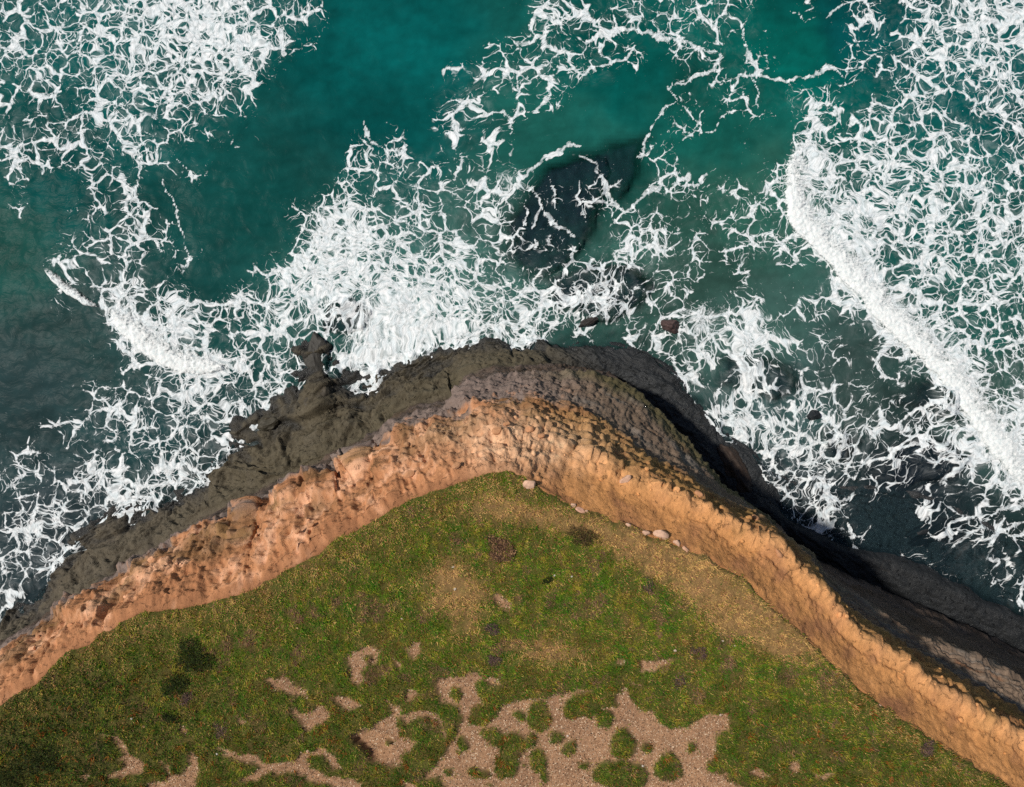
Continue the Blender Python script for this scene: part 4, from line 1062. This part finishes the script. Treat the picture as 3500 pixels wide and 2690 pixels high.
def boulder(name, loc, size, rot, colr, seed, label, cat='rock', group=None, sub=2, mat=None, cuts=7, facet=0.72):
    r_ = np.random.default_rng(seed)
    v, f = ICO[sub]; v = v.copy()
    for _ in range(cuts):                # broken planes
        n = r_.normal(size=3); n /= np.linalg.norm(n); h = r_.uniform(facet - 0.12, facet + 0.15)
        dd = v @ n - h
        v = np.where((dd > 0)[:, None], v - n * dd[:, None] * 0.93, v)
    nn_ = fbm(v[:, 0] * 2 + seed, v[:, 1] * 2, v[:, 2] * 2, oct=4, seed=seed)
    v = v * (1 + (0.26 if sub >= 4 else 0.10) * nn_)[:, None]
    v = v * np.array(size)[None]
    c, s2 = math.cos(rot), math.sin(rot)
    v[:, :2] = v[:, :2] @ np.array([[c, s2], [-s2, c]])
    cc = np.clip(np.array(colr)[None] * (1 + 0.35 * nn_[:, None]), 0.01, 0.8)
    ob = mesh_obj(name, v, f, mat or M_boulder, sub >= 4, {'col': cc})
    ob.location = loc
    return tag(ob, label, cat, group)
mpx = 0.024
def searock(px, py, rx, ry, h, rot, colr, seed, label, z=0.0, nm='sea_rock', **kw):
    x, y = W(px, py, z)
    return boulder(nm, (float(x), float(y), z), (rx * mpx, ry * mpx, h), math.radians(rot), colr, seed, label, 'rock', None, 4, M_wetrock, **kw)
searock(2291, 1113, 42, 25, 0.95, -28, lin(76, 60, 58), 31, 'reddish-brown rock standing alone in the foam off the tip of the headland')
searock(2776, 1420, 26, 22, 0.9, -20, lin(34, 38, 42), 33, 'small black triangular rock in the swirling water right of the headland')
searock(1078, 1225, 50, 90, 0.8, 12, lin(62, 60, 56), 35, 'dark wedge-shaped rock at the point left of the white surf burst', z=0.4, nm='shore_rock', cuts=13, facet=0.6)
searock(1090, 1372, 50, 66, 1.2, -8, lin(70, 64, 54), 37, 'dark rounded rock below the crack at the left point of the shelf', z=0.9, nm='shore_rock')
searock(48, 2180, 66, 34, 1.0, 24, lin(86, 78, 74), 39, 'flat grey slab at the left picture edge beside the foam', z=0.5, nm='shore_rock', cuts=10, facet=0.62)
searock(2505, 1600, 44, 110, 1.0, 32, lin(58, 47, 40), 41, 'long brown rock in the shaded gully at the foot of the right cliff', z=0.4, nm='shore_rock')
searock(3180, 1822, 130, 58, 0.62, 12, lin(30, 33, 36), 43, 'low dark oval rock mound in the right-hand rock basin', z=-0.25, nm='shore_rock', cuts=14)
searock(2015, 1098, 42, 15, 0.6, 24, lin(50, 46, 44), 45, 'narrow dark rock awash at the tip of the headland', z=0.15, nm='shore_rock')
searock(930, 1440, 54, 30, .9, 30, lin(64, 60, 50), 47, 'hollowed dark rock at the water edge of the left shelf', z=0.5, nm='shore_rock')
searock(690, 1765, 50, 40, .8, 30, lin(66, 62, 52), 49, 'rounded dark rock at the lower left end of the shelf by the foam', z=0.5, nm='shore_rock')

pale = lin(226, 184, 156); sand = lin(204, 150, 110)
STONES = [
 (1808,1655,27,22,.3,pale,'largest pale stone on the grass edge near the tip of the headland'),
 (1984,1744,28,13,-.4,lin(222,172,146),'long pinkish stone on the right grass edge below the pale tip stone'),
 (1958,1724,12,10,0,pale,'small stone just above the long pinkish stone on the grass edge'),
 (2004,1746,10,9,0,pale,'small stone touching the right end of the long pinkish stone'),
 (2258,1827,34,22,-.3,pale,'broad crumbly pale stone on the right grass edge'),
 (2205,1818,18,12,-.3,pale,'pale stone just left of the broad crumbly stone'),
 (2146,1794,13,9,-.5,pale,'small pale stone on the grass edge between the long and the broad stone'),
 (2311,1853,20,13,-.6,pale,'pale stone just right of the broad crumbly stone'),
 (2338,1876,22,14,-.4,lin(214,166,136),'lowest of the pale stones along the right grass edge'),
 (2137,1638,27,15,.5,pale,'angular pale block on the crest of the right slope near the tip'),
 (1810,1466,19,16,.2,sand,'knobbly orange rock on the tip slope above the bright face'),
 (1732,1449,15,9,0,sand,'small flat orange slab on the tip slope'),
 (1699,1472,24,16,.3,sand,'squarish orange rock on the tip slope left of the knobbly one'),
 (1850,1490,16,12,.4,sand,'orange rock on the tip slope right of the knobbly one'),
 (1560,1590,20,13,.6,sand,'cracked orange block on the left slope below the tip'),
 (1070,1790,16,11,.4,sand,'loose orange block in the rubble under the left buttresses'),
 (1028,1808,14,10,.9,sand,'smaller loose block in the rubble under the left buttresses'),
 (1400,1620,24,14,.5,sand,'dark-cracked orange block half way along the left slope'),
 (2390,1690,22,13,-.6,sand,'pale rock jutting from the crest of the right slope'),
 (2560,1760,20,12,-.7,sand,'rough rock on the right crest where the slope turns down'),
 (2660,1890,22,13,-.9,sand,'leaning rock on the right crest above the gully head'),
 (2470,2190,7,6,0,lin(236,220,200),'white pebble in the dry grass left of the right slope'),
 (2512,2207,8,6,0,lin(230,204,184),'pale pebble in the dry grass on the right, nearest the slope'),
 (2306,2221,9,7,0,lin(230,204,184),'pale pebble in green grass above the right bare patch'),
 (2462,2442,9,7,0,lin(236,214,196),'pale pebble at the top corner of the right bare patch'),
 (2986,2499,6,5,0,lin(236,226,214),'tiny white pebble alone in the lower right grass'),
 (2999,2404,10,8,0,pale,'pale pebble on the grass edge of the lower right slope'),
 (1895,1965,7,6,0,lin(236,226,214),'left of two white pebbles in grass right of the centre'),
 (1954,1968,7,6,0,lin(236,226,214),'right of two white pebbles in grass right of the centre'),
 (1550,1936,9,6,.4,lin(224,206,184),'upper cluster of whitish stone in the straw-coloured patch'),
 (1556,2012,10,8,.4,lin(224,206,184),'lower cluster of whitish stone in the straw-coloured patch'),
 (2193,2608,8,7,0,lin(236,226,214),'white pebble on the bare soil at bottom right of centre'),
 (1940,2516,8,6,0,lin(230,210,190),'pale pebble on the bare soil left of the round grass island'),
 (453,2453,7,6,0,lin(236,226,214),'white pebble in the dark grass at lower left'),
 (494,2481,9,7,0,lin(210,170,120),'tan pebble just below the white one at lower left'),
 (743,2575,7,6,0,lin(236,226,214),'white pebble at the left end of the bottom bare strip'),
 (928,2584,8,6,.8,lin(236,226,214),'white pebble in the grass above the bottom bare strip'),
 (1055,2564,11,9,0,lin(220,180,150),'pinkish stone at the upper corner of the bottom bare strip'),
 (1020,2143,8,6,0,lin(214,170,130),'tan stone in the green grass left of centre'),
 (1374,2112,7,6,0,lin(226,206,180),'pale pebble in grass left of the straw-coloured patch'),
]
for i, (px, py, rx, ry, rot, c_, lab) in enumerate(STONES):
    x, y, z = ground_at(px, py); k = (H - z) / FPX
    small = rx < 12; rx, ry = (rx * 0.75, ry * 0.75) if small else (rx, ry); c_ = np.array(c_) * (0.66 if small else 0.78); rx, ry = rx * 0.85, ry * 0.85
    rz_ = 0.55 * min(rx, ry) * k * 1.3
    boulder('stone', (x, y, z + 0.25 * rz_), (rx * k, ry * k, rz_), rot, c_, 700 + i, lab, 'stone', 'loose stones on the headland', 2)
# crumbling blocks along the crest of the right slope and across the tip
def zone_label(px_, sz_):
    size_ = 'small' if sz_ < 0.10 else ('middle-sized' if sz_ < 0.15 else 'large')
    for lim, place in ((500, 'at the lower end of the left slope'), (1000, 'midway along the left slope'), (1450, 'on the left slope above the buttresses'), (1950, 'on the pale slope round the tip'),
                       (2400, 'on the right crest next to the tip'), (2900, 'midway along the right crest'), (9999, 'on the lower right crest')):
        if px_ < lim: return size_ + ' sandstone block ' + place
r_ = np.random.default_rng(77)
blocks = []
for i in range(120):
    ci = r_.integers(60, NC - 60)
    rowi = int(np.clip(r_.normal(4 + 112 * (KN[ci] if rightness[ci] > .5 else 0.6), 14), 30, 150))
    p_ = G2[rowi, ci]
    ppx = p_[0] * FPX / (H - p_[2]) + 1750; ppy = -p_[1] * FPX / (H - p_[2]) + 1345
    if not (20 < ppx < 3480 and 0 < ppy < 2670): continue
    west = ppx < 1700
    sz = 0.06 + 0.15 * r_.random() ** 2.5
    cbase = col[rowi, ci] * 1.08
    blocks.append((zone_label(ppx, sz), ppx, tuple(p_ + N0[rowi, ci] * 0.2 * sz), (sz * r_.uniform(.8, 1.5), sz, sz * r_.uniform(.6, .9)), r_.uniform(0, 3.1), cbase, 900 + i, west))

ORD = ['first', 'second', 'third', 'fourth', 'fifth', 'sixth', 'seventh', 'eighth', 'ninth', 'tenth', 'eleventh', 'twelfth', 'thirteenth', 'fourteenth', 'fifteenth', 'sixteenth', 'seventeenth', 'eighteenth', 'nineteenth', 'twentieth']
blocks.sort(key=lambda b: b[1])
seen = {}
for lab, bpx_, loc_, size_, rot_, c_, seed_, west in blocks:
    k_n = seen.get(lab, 0); seen[lab] = k_n + 1
    if k_n >= len(ORD): continue
    boulder('cliff_block', loc_, size_, rot_, c_, seed_, ORD[k_n] + ' ' + lab.replace('sandstone block', 'sandstone block from the left'), 'rock',
            'rubble blocks of the left slope' if west else 'rubble blocks of the right crest', 1)

# ------------------------------------------------------------------ shrubs and heather
M_leaf = leaf_material("shrub_leaves"); M_stem = leaf_material("shrub_stems")
def shrub(name, px, py, rpx, hgt, n, cols, label, cat, seed, squash=1.0, rot=0.0, leaf=0.05, group=None):
    r_ = np.random.default_rng(seed)
    x, y, z = ground_at(px, py); R = rpx * (H - z) / FPX
    e = bpy.data.objects.new(name, None); COL.objects.link(e); e.location = (x, y, z - 0.03); tag(e, label, cat, group)
    th = r_.uniform(0, 6.28, n); rr = r_.random(n) ** 0.62
    ux, uy = rr * np.cos(th), rr * np.sin(th) * squash
    c, s2 = math.cos(rot), math.sin(rot)
    lx, ly = (ux * c - uy * s2) * R, (ux * s2 + uy * c) * R
    lump = 0.6 + 0.8 * fbm((lx + x) * 1.8, (ly + y) * 1.8, oct=3, seed=seed)
    keep = (rr + 0.8 * fbm((lx + x) * 1.3, (ly + y) * 1.3, oct=4, seed=seed + 1) + 0.25 * r_.random(n)) < 0.85
    top_ = hgt * np.sqrt(np.maximum(0.02, 1 - rr ** 2)) * lump
    lz = np.maximum(0.02, top_ * (1 - 0.5 * r_.random(n) ** 2))
    P = np.stack([lx, ly, lz], 1)[keep]; m = len(P)
    a = r_.uniform(0, 6.28, m); t = r_.uniform(0.3, 1.4, m); L = leaf * r_.uniform(0.7, 2.0, m); wd = leaf * r_.uniform(0.25, 0.5, m)
    dr = np.stack([np.cos(a) * np.sin(t), np.sin(a) * np.sin(t), np.cos(t)], 1); sd = np.stack([-np.sin(a), np.cos(a), 0 * a], 1)
    v = np.stack([P - sd * wd[:, None], P + sd * wd[:, None], P + dr * L[:, None]], 1).reshape(-1, 3)
    ci = r_.integers(0, len(cols), m); cc = np.array([lin(*q) for q in cols])[ci] * r_.uniform(0.7, 1.25, (m, 1))
    mesh_obj('foliage', v, np.arange(3 * m).reshape(m, 3), M_leaf, False, {'col': np.repeat(cc, 3, 0)}, e)
    ns = 14; sv_ = []; sf2 = []; 
    for i in range(ns):
        a0 = r_.uniform(0, 6.28); q = r_.uniform(0.25, 0.8) * R; b = len(sv_)
        tipp = np.array([math.cos(a0) * q, math.sin(a0) * q * squash, hgt * 0.6])
        for k in range(3):
            aa = a0 + k * 2.1; sv_.append((0.02 * math.cos(aa), 0.02 * math.sin(aa), 0.0))
        sv_.append(tuple(tipp)); sf2 += [(b, b + 1, b + 3), (b + 1, b + 2, b + 3), (b + 2, b, b + 3)]
    mesh_obj('stem', np.array(sv_), np.array(sf2), M_stem, False, {'col': np.tile(lin(70, 54, 38), (len(sv_), 1))}, e)
dark = [(24, 34, 12), (34, 48, 14), (52, 66, 22), (66, 76, 30), (34, 30, 18)]
dead = [(120, 90, 66), (160, 124, 88), (98, 72, 58), (84, 62, 52)]
brn = [(78, 60, 40), (96, 76, 46), (60, 48, 34), (70, 74, 34)]
heath = [(88, 66, 70), (104, 82, 78), (74, 58, 54), (120, 96, 80)]
shrub('shrub', 668, 2245, 92, 0.5, 5200, dark, 'large dark green shrub in the grass at lower left', 'shrub', 1001, 0.8, -.6)
shrub('shrub', 600, 2335, 66, 0.4, 2600, dark, 'dark shrub just below the large one at lower left', 'shrub', 1002, 0.7, .2)
shrub('shrub', 140, 2590, 120, 0.45, 5200, dark, 'wide dark scrub in the bottom left corner', 'shrub', 1003, 0.6, .2)
shrub('shrub', 40, 2660, 80, 0.4, 2600, dark, 'dark scrub at the very bottom left corner of the picture', 'shrub', 1004, 0.7)
shrub('shrub', 590, 2450, 40, 0.3, 1200, dark, 'small dark shrub beside a bare spot at lower left', 'shrub', 1005, 0.5, -.2)
shrub('shrub', 1993, 1830, 74, 0.3, 2600, brn, 'brown scrubby bush near the right grass edge', 'shrub', 1006, 0.7, -.5)
shrub('bracken', 1712, 1872, 74, 0.22, 3000, dead, 'dead brown bracken clump in the middle of the green grass', 'bracken', 1007, 0.75, -.6, 0.08)
shrub('shrub', 1869, 1980, 24, 0.2, 500, dark, 'tiny dark tuft left of two white pebbles', 'shrub', 1008, 0.5, .5)
for i, (px, py, r2_, lab) in enumerate([(2388,2230,40,'purplish heather clump left of the dry right-hand grass'),(2330,2325,40,'purplish heather clump above the right bare patch'),(3166,2560,40,'purplish heather clump at the lower right'),
        (765,2492,48,'purplish heather clump in the dark grass at lower left'),(1680,2150,34,'purplish heather clump below the straw-coloured patch'),(1690,2255,34,'purplish heather clump above the central bare patch'),
        (640,2390,36,'reddish heather clump under the large dark shrub'),(2210,2000,36,'greyish heather clump at the start of the dry right-hand grass')]):
    shrub('heather', px, py, r2_, 0.16, 900, heath, lab, 'heather', 1020 + i, 0.8, i * 0.7, 0.05, 'heather clumps in the grass')
